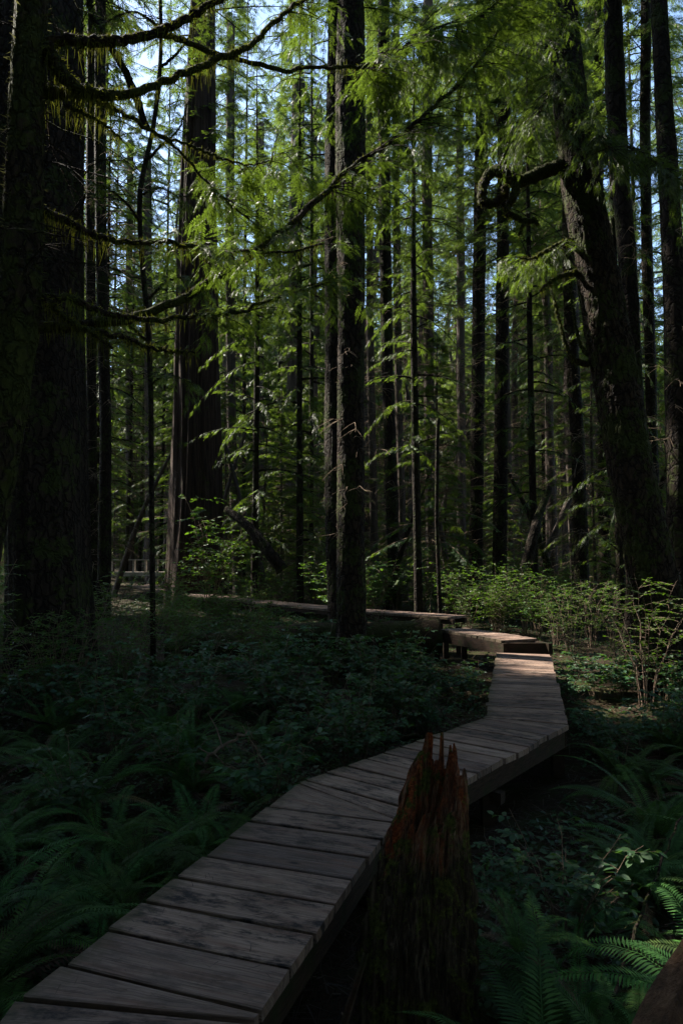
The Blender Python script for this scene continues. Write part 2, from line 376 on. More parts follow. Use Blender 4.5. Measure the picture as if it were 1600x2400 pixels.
def trunk_mb(P, r, na=22, nz=60, kind='plate', flare=.5, flare_h=1.1, amp=.05, seed=0, dens=1.0):
    """P: axis points; r: radii at them.  Horizontal rings with root flare and bark relief."""
    g = np.random.default_rng(seed + 100)
    ax = spline(P, nz); rad = np.interp(np.linspace(0, len(P) - 1, nz), np.arange(len(P)), r)
    th = np.arange(na) * 2 * math.pi / na; h = (ax[:, 2] - ax[0, 2])[:, None]
    X = np.cos(th)[None] * np.ones((nz, 1)); Y = np.sin(th)[None] * np.ones((nz, 1))
    lob = np.zeros(na); 
    for k in range(5): lob += np.maximum(0, np.cos(th - g.uniform(0, 6.28))) ** 6 * g.uniform(.4, 1)
    fl = flare * np.exp(-np.maximum(h, 0) / flare_h) * (.35 + lob[None])
    r0 = float(np.mean(r)); Z = ax[:, 2][:, None] * np.ones((1, na))
    if kind == 'cedar':
        a = vn(np.stack([X * 4.2 + seed, Y * 4.2, Z * .16], -1)); b = vn(np.stack([X * 10 + seed, Y * 10, Z * .3 + 5], -1)); c = vn(np.stack([X * 1.4 + 7, Y * 1.4, Z * .1], -1))
        rel = (1 - np.abs(2 * a - 1) * 1.6) * amp + (b - .5) * amp * .9 + (c - .5) * .16
    else:
        f = 3.0 / max(r0, .08) * .25 * dens
        a = vn(np.stack([X * r0 * f * 8 + seed, Y * r0 * f * 8, Z * f * 2.6], -1)); c = fbm(np.stack([X * .9 + seed, Y * .9, Z * .45], -1), 2)
        b = vn(np.stack([X * r0 * f * 15 + seed, Y * r0 * f * 15, Z * f * 6 + 3], -1))
        rel = ((1 - np.abs(2 * a - 1)) ** .6 - .6) * 1.7 * amp + (b - .5) * 1.5 * amp + (c - .5) * .24
    rr = rad[:, None] * (1 + fl + rel)
    V = np.stack([ax[:, 0:1] + X * rr, ax[:, 1:2] + Y * rr, Z], -1)
    i = np.arange(nz - 1)[:, None]; j = np.arange(na)[None]; k = (j + 1) % na
    q = np.stack([i * na + j, i * na + k, (i + 1) * na + k, (i + 1) * na + j], -1)
    mb = MB(); mb.add(V, q); mb.ng.append([(nz - 1) * na + x for x in range(na)]); return mb

def moss_on(mb, P, r, g, n, hang=.16, fuzz=.03, frac=.45, t0=0., t1=1.):
    """shaggy moss on a limb: short tufts all round and strands that hang below it"""
    P = np.asarray(P); m = len(P); t = g.uniform(t0, t1, n) * (m - 1.001); i = t.astype(int); f = (t - i)[:, None]
    O = P[i] * (1 - f) + P[i + 1] * f; rr = np.interp(t, np.arange(m), np.broadcast_to(r, (m,)))
    T = norm(P[i + 1] - P[i]); a = g.uniform(0, 6.28, n)
    u = norm(np.cross(T, np.array([.1, .2, 1.]))); v = np.cross(T, u)
    Nn = u * np.cos(a)[:, None] + v * np.sin(a)[:, None]
    hg = (g.random(n) < frac)
    X = np.where(hg[:, None], np.array([0, 0, -1.]) + g.normal(0, .12, (n, 3)), Nn + T * g.normal(0, .6, (n, 1)) + g.normal(0, .3, (n, 3)))
    big = g.random(n) ** 3
    sc = np.where(hg, fuzz + hang * big, fuzz * g.uniform(.6, 1.7, n))
    tv = T_STRIP[0].copy(); 
    wscale = np.where(hg, np.clip(.0055 / (sc * .1), .25, 2.2), 2.0)
    X = norm(X); Y = norm(np.cross(Nn, X)); 
    V = O[:, None] + Nn[:, None] * (rr * .85)[:, None, None] + sc[:, None, None] * (tv[None, :, 0:1] * X[:, None] + tv[None, :, 1:2] * wscale[:, None, None] * Y[:, None])
    q = np.arange(n * 4).reshape(n, 4); mb.add(V, q)

# ------------------------------------------------------------------ ground
def axis(lo, hi, step, far):
    a = np.arange(lo, hi + 1e-6, step); g = [step]
    out = []; x = hi; s = step
    while x < far: s *= 1.28; x += s; out.append(x)
    neg = []; x = lo; s = step
    while x > -far: s *= 1.28; x -= s; neg.append(x)
    return np.array(neg[::-1] + list(a) + out)
gx, gy = axis(-10, 10, .11, 600), axis(-1.5, 20, .11, 600)
# boardwalk outline, left and right edge, measured on the plane of the deck
LE = np.array([(-1.17, -1.2), (-1.18, 2.63), (-.31, 5.08), (1.48, 7.17), (2.73, 12.18)])
RE = np.array([(-.30, -1.2), (-.31, 2.50), (.33, 4.39), (2.24, 6.86), (3.66, 12.18)])
UP1 = [np.array([(2.85, 12.28), (2.20, 13.8), (1.92, 14.5)]), np.array([(3.74, 12.28), (2.98, 13.9), (2.64, 14.6)])]
UP2 = [np.array([(2.35, 14.75), (-.30, 17.2), (-4.0, 22.2), (-9.0, 31.0), (-11.0, 36)]), np.array([(2.78, 15.35), (.28, 17.85), (-3.3, 22.75), (-8.2, 31.5), (-10.1, 36.3)])]
def dist_poly(x, y, P):
    d = np.full(np.shape(x), 1e9)
    for a, b in zip(P[:-1], P[1:]):
        ab = b - a; t = np.clip(((x - a[0]) * ab[0] + (y - a[1]) * ab[1]) / ab.dot(ab), 0, 1)
        d = np.minimum(d, np.hypot(x - a[0] - t * ab[0], y - a[1] - t * ab[1]))
    return d
MID1, MID2, MID3 = (LE + RE) / 2, (UP1[0] + UP1[1]) / 2, (UP2[0] + UP2[1]) / 2
def walk_dist(x, y):
    return np.minimum(dist_poly(x, y, MID1), np.minimum(dist_poly(x, y, MID2), dist_poly(x, y, MID3)))
_g0 = ground_z
def ground_z(x, y):
    z = _g0(x, y); d = walk_dist(np.asarray(x, float), np.asarray(y, float))
    f = np.clip((1.1 - d) / .7, 0, 1); return z * (1 - f) + np.minimum(z, -.42 + .018 * np.clip(np.asarray(y) - 8, 0, 60)) * f
GX, GY = np.meshgrid(gx, gy); mb = MB(); nx = len(gx)
mb.add(np.stack([GX, GY, ground_z(GX, GY)], -1), np.stack([(i0 := (np.arange(len(gy) - 1)[:, None] * nx + np.arange(nx - 1)[None])), i0 + 1, i0 + nx + 1, i0 + nx], -1))
tag(mb.build('ground', M['soil']), kind='structure')

# ------------------------------------------------------------------ boardwalks
def cuts_for(L, Rr, pitch):
    """left/right end points of the joints: square across each run, one or two wedges at each bend"""
    out = []; n = len(L) - 1
    def at(P, i, s):
        a, b = P[i], P[i + 1]; return a + (b - a) * s
    for i in range(n):
        a = norm((L[i + 1] - L[i]) + (Rr[i + 1] - Rr[i]))
        l0, l1, r0, r1 = L[i].dot(a), L[i + 1].dot(a), Rr[i].dot(a), Rr[i + 1].dot(a)
        s0, s1 = max(l0, r0) + (.07 if i else 0), min(l1, r1) - (.07 if i < n - 1 else 0)
        k = max(1, int(round((s1 - s0) / pitch)))
        for s in np.linspace(s0, s1, k + 1):
            out.append((at(L, i, (s - l0) / (l1 - l0)), at(Rr, i, (s - r0) / (r1 - r0))))
        if i < n - 1: out.append((L[i + 1], Rr[i + 1]))
    return out
def planks(cuts, z, th=.048, gap=.027, seed=0, over=0.0, zslope=None):
    g = np.random.default_rng(seed); mb = MB()
    for (l0, r0), (l1, r1) in zip(cuts[:-1], cuts[1:]):
        l0, r0, l1, r1 = (np.array(p, float) for p in (l0, r0, l1, r1))
        u = norm((r0 + r1) - (l0 + l1)); f = norm((l1 + r1) - (l0 + r0))
        gp = gap * g.uniform(.6, 1.35) / 2
        e0, e1 = g.normal(0, .007, 2); c = [l0 + f * gp + u * e0, r0 + f * gp + u * e1, r1 - f * gp + u * e1, l1 - f * gp + u * e0]
        if np.dot(l1 - l0, f) < gap * 1.5: c[3] = l1 + f * .001; c[0] = l0
        if np.dot(r1 - r0, f) < gap * 1.5: c[2] = r1 + f * .001; c[1] = r0
        zz = z + g.normal(0, .0022, 4) + (0 if zslope is None else zslope); ns = 9; V = []; UV = []
        off = np.array([10. * g.integers(0, 60), g.uniform(0, 400)]); wlen = np.linalg.norm(r0 - l0); wid = np.linalg.norm((l1 + r1) / 2 - (l0 + r0) / 2)
        b = .005
        # profile across: bottom-front, front edge, chamfer, back chamfer, back edge, bottom-back
        prof = [(0, -th, 0), (0, -b, .02), (b, 0, .04), (wid - b, 0, wid), (wid, -b, wid + .02), (wid, -th, wid + .06)]
        wob = np.cumsum(g.normal(0, .0010, ns))
        for k in range(ns):
            s = k / (ns - 1); A = c[0] + (c[1] - c[0]) * s; B = c[3] + (c[2] - c[3]) * s
            za = zz[0] + (zz[1] - zz[0]) * s; zb = zz[3] + (zz[2] - zz[3]) * s
            for (y, dz, vv) in prof:
                q = np.clip(y / max(wid, .02), 0, 1); p = A + (B - A) * q + f * wob[k] * (1 if q < .5 else .6)
                V.append((*p, za + (zb - za) * q + dz)); UV.append((off[0] + s * wlen, off[1] + vv))
        m = len(prof); q = [[k * m + j, k * m + (j + 1) % m, (k + 1) * m + (j + 1) % m, (k + 1) * m + j] for k in range(ns - 1) for j in range(m)]
        q = [x[::-1] for x in q]
        mb.add(V, q, ng=[list(range(m)), list(range((ns - 1) * m, ns * m))[::-1]], uv=UV)
    return mb
def beam_along(P, z, hw, hh, parent, rel, name='stringer', m='beam', slope=0):
    mb = MB()
    for a, b in zip(P[:-1], P[1:]):
        d = norm(b - a); n = np.array([-d[1], d[0]]); c = (a + b) / 2; h = np.linalg.norm(b - a) / 2 + hw * .6
        mb.box((*c, z), (*d * h, 0), (*n * hw, 0), (0, 0, hh))
    return mb.build(name, M[m], parent, rel, False)
def post(x, y, ztop, parent, rel, r=.055):
    mb = MB(); z0 = float(ground_z(np.array(x), np.array(y))) - .2
    mb.box((x, y, (z0 + ztop) / 2), (r, 0, 0), (0, r, 0), (0, 0, (ztop - z0) / 2)); mb.build('support_post', M['beam'], parent, rel, False)
def inset(L, Rr, k): return L + (Rr - L) * k

bw = thing('boardwalk', (-.7, 0, 0), 'long zigzag boardwalk of weathered grey planks running past the rotten stump', 'boardwalk')
rel = (-.7, 0, 0)
planks(cuts_for(LE, RE, .248), 0, seed=3).build('deck', M['plank'], bw, rel, False)
beam_along(inset(LE, RE, .06), -.148, .045, .095, bw, rel); beam_along(inset(LE, RE, .90), -.138, .045, .085, bw, rel)
beam_along(inset(LE, RE, .5), -.148, .04, .095, bw, rel)
for i, s in ((1, .05), (1, .95), (2, .5), (3, .03), (3, .5), (3, .95)):
    l = LE[i] + (LE[i + 1] - LE[i]) * s if i < 4 else LE[4]; r_ = RE[i] + (RE[i + 1] - RE[i]) * s if i < 4 else RE[4]
    for k in (.12, .86): p = inset(l, r_, k); post(p[0], p[1], -.25, bw, rel)
    mb = MB(); c = (l + r_) / 2; d = (r_ - l) / 2; n = norm(np.array([-d[1], d[0]]))
    mb.box((*c, -.29), (*d * 1.02, 0), (*n * .045, 0), (0, 0, .045)); mb.build('cross_beam', M['beam'], bw, rel, False)

bp = thing('boardwalk_platform', (2.9, 13, .2), 'short raised plank platform one step above the far end of the long boardwalk', 'boardwalk')
rel = (2.9, 13, .2)
planks(cuts_for(UP1[0], UP1[1], .2), .2, seed=8).build('deck', M['plank'], bp, rel, False)
beam_along(inset(*UP1, .05), .05, .045, .10, bp, rel); beam_along(inset(*UP1, .95), .05, .045, .10, bp, rel)
mb = MB(); a, b = UP1[0][0], UP1[1][0]; d = (b - a) / 2
mb.box((*((a + b) / 2 + [0, .06]), .03), (*d * .97, 0), (0, .03, 0), (0, 0, .118)); mb.build('riser', M['beam'], bp, rel, False)
for k in (.1, .9):
    p = inset(UP1[0][0], UP1[1][0], k); post(p[0], p[1] + .13, -.09, bp, rel); p = inset(UP1[0][2], UP1[1][2], k); post(p[0], p[1] - .1, -.05, bp, rel)
bu = thing('boardwalk_ramp', (0, 17.5, .4), 'upper boardwalk run behind the mossy fallen log, leading away to the left', 'boardwalk')
rel = (0, 17.5, .4)
planks(cuts_for(UP2[0], UP2[1], .24), .4, seed=12).build('deck', M['plank'], bu, rel, False)
beam_along(inset(*UP2, .10), .30, .04, .05, bu, rel); beam_along(inset(*UP2, .90), .30, .04, .05, bu, rel)
for i, s in ((0, .05), (0, .5), (1, .05), (1, .6), (2, .1), (2, .55), (2, .95)):
    for k in (.08, .92):
        l = UP2[0][i] + (UP2[0][i + 1] - UP2[0][i]) * s; r_ = UP2[1][i] + (UP2[1][i + 1] - UP2[1][i]) * s; p = inset(l, r_, k); post(p[0], p[1], .15, bu, rel)

# far bridge with a railing
YB = 40.0
bl, br = S(195, 1340, YB), S(400, 1340, YB + 1)
zr = S(300, 1312, YB)[2]; zd = S(300, 1341, YB)[2]
ft = thing('footbridge', (bl[0] + 2.5, YB, zd), 'pale wooden footbridge with a post railing, far off left of the big cedar', 'footbridge'); rel = (bl[0] + 2.5, YB, zd)
dv = norm((br - bl)[:2]); nv = np.array([-dv[1], dv[0]]); L = np.linalg.norm((br - bl)[:2])
def fb(s, o=0): return bl[:2] + dv * L * s + nv * o
mb = MB(); mb.box((*fb(.5, .5), zd - .05), (*dv * L / 2, 0), (*nv * .5, 0), (0, 0, .05)); mb.box((*fb(.5, -.02), zd - .13), (*dv * L / 2, 0), (*nv * .03, 0), (0, 0, .12)); mb.build('deck', M['rail'], ft, rel, False)
for o in (0, 1.0):
    mb = MB(); mb.box((*fb(.5, o), zr), (*dv * L / 2, 0), (*nv * .06, 0), (0, 0, .03)); mb.build('top_rail', M['rail'], ft, rel, False)
    for s in np.linspace(.03, .97, 8):
        mb = MB(); mb.box((*fb(s, o + .05), (zr + zd) / 2 - .02), (*dv * .05, 0), (*nv * .04, 0), (0, 0, (zr - zd) / 2 - .01)); mb.build('rail_post', M['rail'], ft, rel, False)
for s in np.linspace(.1, .95, 6):
    a = np.array([*fb(s, -.05), zd - .2]); b = np.array([*fb(s - .07, -.05), zd - .95]); mb = MB(); mb.tube([a, b], .045, 4); mb.build('brace', M['rail'], ft, rel, False)

# ------------------------------------------------------------------ named trees
g = np.random.default_rng(5)
def mesh2(pair, nm):
    return pair[0], pair[1]
print('crowns')
cr_hi = [crown(0, 17, 3.4, 130, np.random.default_rng(40 + i), T_MID, .55, .055, .12, .32, .55, .18) for i in range(2)]
CR_HI = [(a.mesh('crown', M['hemlock']), b.mesh('limbs', M['bark_dark'])) for a, b in cr_hi]
cr_mid = [crown(0, 21, 3.0, 160, np.random.default_rng(50 + i), T_MID, .84, .062, .1, .35, .55, .12) for i in range(3)]
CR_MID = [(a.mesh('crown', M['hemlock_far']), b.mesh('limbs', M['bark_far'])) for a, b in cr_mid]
cr_un = [crown(.8, 9 + i, 2.4, 110, np.random.default_rng(60 + i), T_MID, .55, .06, .12, .30, .8, .12) for i in range(3)]
CR_UN = [(a.mesh('crown', M['hemlock']), b.mesh('limbs', M['twig'])) for a, b in cr_un]
DEAD = [dead_limbs(0, 13, 85, 2.5, np.random.default_rng(70 + i), .010, 6).mesh('dead_branches', M['twig']) for i in range(3)]
DEAD_LO = [dead_limbs(0, 7, 34, 1.3, np.random.default_rng(75 + i), .010, 4).mesh('dead_branches', M['twig']) for i in range(2)]

def add_crown(t, pr, loc, sc=1., rz=0.):
    c = part('crown', pr[0], t, loc, sc, rz); part('limbs', pr[1], c)
def top_tree(name, label, cat, Ppx, d, wpx, bark, kind, crown_z=None, crown_pr=None, csc=1., dead=None, na=26, nz=80, amp=.05, flare=.5, flare_h=.9, group=None, dd=0, seed=0, z_top=31, dens=1.):
    """trunk through display pixels Ppx (bottom first) at distance d; wpx widths in display pixels"""
    P = [D(x, y, d) for x, y in Ppx]; r = [Wd(w_, d) / 2 for w_ in wpx]
    zg = float(ground_z(np.array(P[0][0]), np.array(P[0][1]))) - .25
    lo = P[0] + (P[0] - P[1]) * ((P[0][2] - zg) / max(P[1][2] - P[0][2], .1)); lo[2] = zg
    if P[0][2] - zg > .05: P = [lo] + P; r = [r[0] * 1.04] + r
    if P[-1][2] < z_top:
        dv = norm(P[-1] - P[-2]); dv = norm(dv * .5 + np.array([0, 0, .5])); k = (z_top - P[-1][2]) / dv[2]
        P.append(P[-1] + dv * k * .5); P.append(P[-2 + 1] + np.array([0, 0, z_top - P[-1][2]])); r += [r[-1] * .66, r[-1] * .2]
    # resample evenly in height so rings are spread where the picture sees them
    P = np.array(P); zz = P[:, 2]; zs = zg + (z_top - zg) * np.linspace(0, 1, 14) ** 1.15
    ax = np.stack([np.interp(zs, zz, P[:, 0]), np.interp(zs, zz, P[:, 1]), zs], -1); rr = np.interp(zs, zz, r)
    b = ax[0].copy(); b[2] += .25
    t = thing(name, b, label, cat, group)
    trunk_mb(ax, rr, na, nz, kind, flare, flare_h, amp, seed, dens).build('trunk', M[bark], t, b)
    if crown_pr is not None:
        top = np.array([np.interp(crown_z, zs, ax[:, 0]), np.interp(crown_z, zs, ax[:, 1]), crown_z]); add_crown(t, crown_pr, top - b, csc, seed * 1.3)
    if dead is not None:
        o = np.array([np.interp(3, zs, ax[:, 0]), np.interp(3, zs, ax[:, 1]), 1.5]); part('dead_branches', dead, t, o - b, 1, seed)
    return t, b, ax, rr

# A: near mossy tree at the left edge with its long limbs
tA, bA, axA, rA = top_tree('mossy_hemlock', 'crooked moss-hung tree at the left edge whose long limbs sweep across the upper half', 'tree',
    [(-185, 1900), (-120, 1500), (-50, 1250), (-2, 1100), (28, 900), (44, 700), (48, 500), (58, 300), (74, 100), (80, -100), (85, -500)], 5.0,
    [100, 96, 92, 90, 86, 84, 82, 78, 72, 66, 50], 'bark_moss', 'plate', None, None, .5, None, 56, 260, .11, .35, .5, seed=1, z_top=21, dens=1.4)
def c1(pts, k=.5102, ox=0, oy=0): return [(x * k + ox, y * k + oy) for x, y in pts]
def limb(t, b, pts_src, d0, d1, r0, r1, g, moss=260, hang=.16, sprays=None, n=60, mossname='moss', bark='bark_moss'):
    m = len(pts_src); ds = np.linspace(d0, d1, m)
    P = spline([S(x, y, d) for (x, y), d in zip(pts_src, ds)], n); P[1:-1] += g.normal(0, .008, (n - 2, 3))
    r = np.linspace(r0, r1, n) * (1 + .15 * (vn(np.stack([np.arange(n) * .35, np.zeros(n) + r0 * 100, np.zeros(n)], -1)) - .5))
    mb = MB(); mb.tube(P, r, 8, .14); o = mb.build('branch', M[bark], t, b)
    if moss:
        mm = MB(); moss_on(mm, P, r, g, int(moss * 1.9), hang); mm.build(mossname, M['moss'], o, b)
    return o, P
gA = np.random.default_rng(21)
B1 = c1([(190, 185), (400, 190), (540, 185), (700, 155), (850, 90), (1000, 0), (1150, -90), (1400, -260)])
B1b = c1([(690, 157), (850, 190), (1000, 250), (1100, 275), (1300, 325), (1400, 310), (1568, 310)]) + c1([(110, 300), (200, 265), (300, 200), (430, 135), (560, 110), (650, 60), (720, 0), (800, -80)], .5102, 800)
B2 = c1([(110, 432), (250, 430), (400, 432), (540, 440), (640, 420), (760, 375), (900, 320), (1000, 270), (1100, 240), (1200, 165), (1300, 70), (1390, 0), (1500, -90)])
B3 = c1([(430, 455), (560, 520), (680, 590), (760, 640), (850, 720), (960, 850), (1060, 940), (1200, 1040), (1330, 1080)])
B3b = c1([(720, 615), (900, 680), (1000, 720), (1100, 750), (1200, 750), (1350, 690)])
B3c = c1([(300, 480), (390, 520), (480, 570), (560, 640)])
B4 = c1([(120, 935), (200, 965), (300, 1010), (400, 1060), (500, 1100), (620, 1115), (760, 1110), (880, 1140), (1000, 1150), (1120, 1155), (1300, 1160), (1480, 1120)])
B5 = c1([(60, 1620), (100, 1540), (150, 1495), (250, 1500), (400, 1490), (560, 1465), (700, 1430), (850, 1365), (1000, 1270), (1130, 1190), (1250, 1100), (1400, 970), (1500, 880), (1568, 800)]) + c1([(150, 700), (300, 600), (400, 510), (500, 420), (600, 320), (680, 210), (750, 80), (800, 0), (850, -90)], .5102, 800)
B6 = c1([(150, 1365), (300, 1370), (400, 1400), (500, 1440), (600, 1462), (760, 1466), (900, 1450), (1000, 1445), (1100, 1435), (1200, 1390), (1350, 1345), (1500, 1300), (1568, 1270)])
B7 = c1([(330, 1500), (480, 1530), (600, 1560), (700, 1600), (800, 1614), (900, 1620)])
B8 = c1([(150, 160), (225, 230), (265, 310), (330, 385), (420, 425), (520, 438)])
B9 = c1([(200, 1370), (260, 1420), (330, 1480), (420, 1530), (520, 1600)])
limbs = {}
for nm, pts, d0, d1, r0, r1, ms, hg in (('B1', B1, 5, 5.6, .046, .018, 900, .20), ('B1b', B1b, 5.3, 7.6, .024, .008, 420, .14), ('B2', B2, 5, 6.0, .043, .016, 1000, .22),
        ('B3', B3, 5.2, 6.4, .020, .005, 240, .10), ('B3b', B3b, 5.6, 6.6, .014, .005, 160, .10), ('B3c', B3c, 5, 5.2, .014, .006, 150, .16), ('B4', B4, 5, 5.8, .034, .008, 700, .20),
        ('B5', B5, 5, 7.8, .050, .010, 1100, .13), ('B6', B6, 5.05, 6.3, .030, .009, 650, .16), ('B7', B7, 5.15, 5.6, .025, .008, 320, .16),
        ('B8', B8, 5, 5.05, .062, .040, 700, .34), ('B9', B9, 5, 5.15, .03, .012, 300, .2)):
    o, P = limb(tA, bA, pts, d0, d1, r0, r1, gA, ms, hg, n=90 if len(pts) > 14 else 60); limbs[nm] = (o, P)
# moss sheets hanging on the trunk of A
mm = MB(); k = (axA[:, 2] > -.3) & (axA[:, 2] < 9.5); Pm = axA[k]
moss_on(mm, spline(Pm, 60), np.interp(np.linspace(0, 1, 60), np.linspace(0, 1, k.sum()), rA[k]) * 1.05, gA, 5200, .30, .045, .5)
mm.build('moss', M['moss_gray'], tA, bA)
# feathery hemlock sprays carried by the far ends of A's limbs
def twig_sprays(o, b, P, g, t0, n, L, tpl, sc, hang=.25, leaf='hemlock', up=.0):
    tw, lv = MB(), MB(); m = len(P)
    for k in range(int(n * 1.5)):
        q = g.uniform(t0, 1); i = int(q * (m - 2)); Dv = norm(P[i + 1] - P[i]); a = g.choice([-1, 1]) * g.uniform(.3, 1.7)
        d = rot_z(Dv, a); d[2] = d[2] * .3 - g.uniform(-.15, hang * 2) + up; d = norm(d); l = L * .75 * g.uniform(.2, 1.1); s = np.linspace(0, 1, 7)[:, None]
        Pt = P[i] + d * l * s + np.array([0, 0, -.30 * l]) * s ** 2 + g.normal(0, .02 * l, (7, 3)) * s; Pt[0] = P[i]
        tw.tube(Pt, np.linspace(.006, .002, 7), 4, cap=False)
        if g.random() < .16: continue
        # side twigs, each with its own small flat sprays, some bare
        for jj in range(int(3 + l * 7)):
            qq = g.uniform(.15, 1); ii = min(int(qq * 6), 5); c = Pt[ii] + (Pt[ii + 1] - Pt[ii]) * (qq * 6 - ii); dd = rot_z(norm(Pt[ii + 1] - Pt[ii]), g.choice([-1, 1]) * g.uniform(.2, 1.3)); dd[2] -= g.uniform(-.2, .5)
            l2 = (.10 + .16 * g.random()) * (1.25 - .5 * qq); ps = c + norm(dd) * l2 * np.linspace(0, 1, 4)[:, None]
            limb_sprays(lv, ps, g, tpl, sc * g.uniform(.55, 1.1), .05, .24, .2, jit=.35)
    tt = tw.build('twigs', M['bark_dark'], o, b); lv.build('needles', M[leaf], o, b); return tt
twig_sprays(*[limbs['B1b'][0], bA, limbs['B1b'][1]], gA, .5, 90, 1.1, T_FINE, .16)
twig_sprays(*[limbs['B5'][0], bA, limbs['B5'][1]], gA, .55, 95, 1.2, T_FINE, .16)
twig_sprays(*[limbs['B3'][0], bA, limbs['B3'][1]], gA, .6, 12, .8, T_FINE, .24)
twig_sprays(*[limbs['B3b'][0], bA, limbs['B3b'][1]], gA, .5, 10, .7, T_FINE, .24)
twig_sprays(*[limbs['B6'][0], bA, limbs['B6'][1]], gA, .5, 16, .6, T_FINE, .2)
twig_sprays(*[limbs['B2'][0], bA, limbs['B2'][1]], gA, .85, 8, .6, T_FINE, .16)
twig_sprays(*[limbs['B4'][0], bA, limbs['B4'][1]], gA, .55, 14, .6, T_FINE, .18)

DK = [dead_limbs(0, 8, 60, 2.2, np.random.default_rng(90 + i), .009, 7).mesh('dead_branches', M['bark_dark']) for i in range(2)]
# B: massive trunk behind A
tB, bB, axB, rB = top_tree('giant_spruce', 'massive dark trunk behind the moss-hung tree on the left, furrowed bark', 'tree',
    [(112, 1560), (108, 1200), (102, 900), (97, 600), (92, 300), (90, 0), (90, -300)], 10.8, [186, 176, 172, 170, 180, 188, 170], 'bark_dark', 'cedar', 19, CR_HI[1], 1.0, None, 110, 180, .07, .22, .7, seed=2)
part('dead_branches', DK[0], tB, (0.3, -.1, 5), 1.1, .4); part('dead_branches', DK[1], tA, tuple(np.array([np.interp(3.5, axA[:, 2], axA[:, 0]), 5, 3.2]) - bA), .8, 2.)
tT, bT, axT, rT = top_tree('crooked_hemlock', 'slim crooked dark tree with twisting limbs between the massive dark trunk and the big cedar', 'tree',
    [(350, 1290), (345, 800), (322, 540), (320, 460), (330, 375), (350, 305), (364, 230), (368, 150), (372, 60), (366, -60)], 13, [12, 12, 12, 12, 12, 11, 10, 10, 9, 8], 'bark_dark', 'plate', None, None, 1, None, 14, 160, .1, .2, .3, seed=14, z_top=16)
gT = np.random.default_rng(47)
for pts, r0, r1 in (([(345, 300), (306, 194), (286, 153), (224, 51), (209, 0), (195, -80)], .075, .06), ([(338, 380), (380, 340), (420, 300), (440, 240)], .03, .01), ([(330, 520), (290, 470), (250, 440), (215, 430)], .03, .008),
        ([(372, 160), (420, 120), (455, 60), (470, -20)], .03, .012), ([(350, 700), (390, 660), (440, 650), (480, 670)], .025, .006), ([(345, 800), (300, 760), (262, 750), (225, 770)], .025, .006), ([(372, 60), (320, 30), (280, 35), (240, 60)], .03, .008), ([(352, 900), (400, 880), (455, 900)], .02, .006), ([(330, 460), (370, 440), (420, 460), (470, 450)], .022, .006)):
    o, P = limb(tT, bT, [(x, y) for x, y in pts], 13, 12.4, r0, r1, gT, 260, .16, n=50, bark='bark_dark'); twig_sprays(o, bT, P, gT, .35, 9, .8, T_FINE, .17)
# C: big red cedar
tC, bC, axC, rC = top_tree('red_cedar', 'big straight western red cedar with stringy fluted bark and flared base', 'tree',
    [(448, 1345), (449, 1250), (451, 1100), (452, 900), (452, 700), (455, 400), (465, 100), (470, -100)], 27, [120, 116, 106, 94, 85, 74, 57, 50], 'bark_cedar', 'cedar', 18, CR_HI[0], 1.25, None, 130, 170, .15, .25, 1.6, seed=3, z_top=44)
# E: centre pair
tE, bE, axE, rE = top_tree('hemlock_tree', 'tall straight hemlock in the middle, front trunk of the centre pair', 'tree',
    [(806, 1515), (806, 1200), (805, 900), (806, 600), (805, 300), (806, 0), (806, -200)], 13.2, [68, 62, 60, 63, 66, 64, 54], 'bark_hemlock', 'plate', 12.5, CR_HI[1], .95, DEAD_LO[0], 72, 300, .075, .4, .6, seed=4)
tE2, bE2, axE2, rE2 = top_tree('hemlock_tree', 'dark hemlock trunk tucked close behind the left of the centre tree', 'tree',
    [(782, 1440), (775, 1200), (771, 900), (771, 600), (773, 300), (777, 0), (779, -200)], 15.7, [56, 52, 52, 52, 52, 50, 42], 'bark_dark', 'plate', 15, CR_HI[0], .85, None, 48, 220, .07, .4, .6, seed=5)
# G: leaning tree on the right
tG, bG, axG, rG = top_tree('leaning_hemlock', 'thick mossy hemlock on the right leaning to the left, with a curled limb', 'tree',
    [(1545, 1600), (1512, 1400), (1468, 1200), (1432, 1000), (1392, 750), (1355, 560), (1325, 380), (1304, 200), (1288, 0), (1278, -200)], 10.8, [122, 106, 96, 97, 96, 92, 84, 72, 66, 58],
    'bark_hemlock', 'plate', 13.5, CR_HI[0], .8, None, 84, 320, .085, .4, .6, seed=6)
gG = np.random.default_rng(31)
z3 = lambda pts: [(1000 + x * .3827, 300 + y * .3827) for x, y in pts]
o, P = limb(tG, bG, z3([(880, 225), (790, 240), (700, 275), (620, 310), (555, 325), (500, 300), (440, 262), (390, 275), (350, 330), (335, 400), (350, 455), (400, 465), (450, 430), (480, 390), (470, 350)]), 10.8, 10.3, .12, .05, gG, 900, .10, n=90); LC = (o, P)
mb = MB(); mb.tube(P, np.concatenate([np.linspace(.04, .04, 40), np.linspace(.04, .065, 35), np.linspace(.065, .05, 15)]), 9, .25); mb.build('moss_cushion', M['log'], o, bG)
o, P = limb(tG, bG, z3([(520, 300), (545, 350), (530, 420), (495, 480), (490, 520), (540, 545), (600, 570), (655, 565), (675, 595)]), 10.5, 10.2, .075, .03, gG, 420, .10)
o, P = limb(tG, bG, z3([(600, 570), (580, 610), (565, 660)]), 10.2, 10.2, .03, .012, gG, 120, .1)
o, P = limb(tG, bG, z3([(900, 680), (830, 705), (760, 735), (690, 775), (640, 800), (560, 790)]), 10.8, 10.2, .05, .012, gG, 300, .14); twig_sprays(o, bG, P, gG, .2, 16, .8, T_FINE, .24)
o, P = limb(tG, bG, z3([(930, 880), (860, 895), (790, 915), (730, 960), (690, 1000)]), 10.8, 10.3, .05, .012, gG, 300, .14)
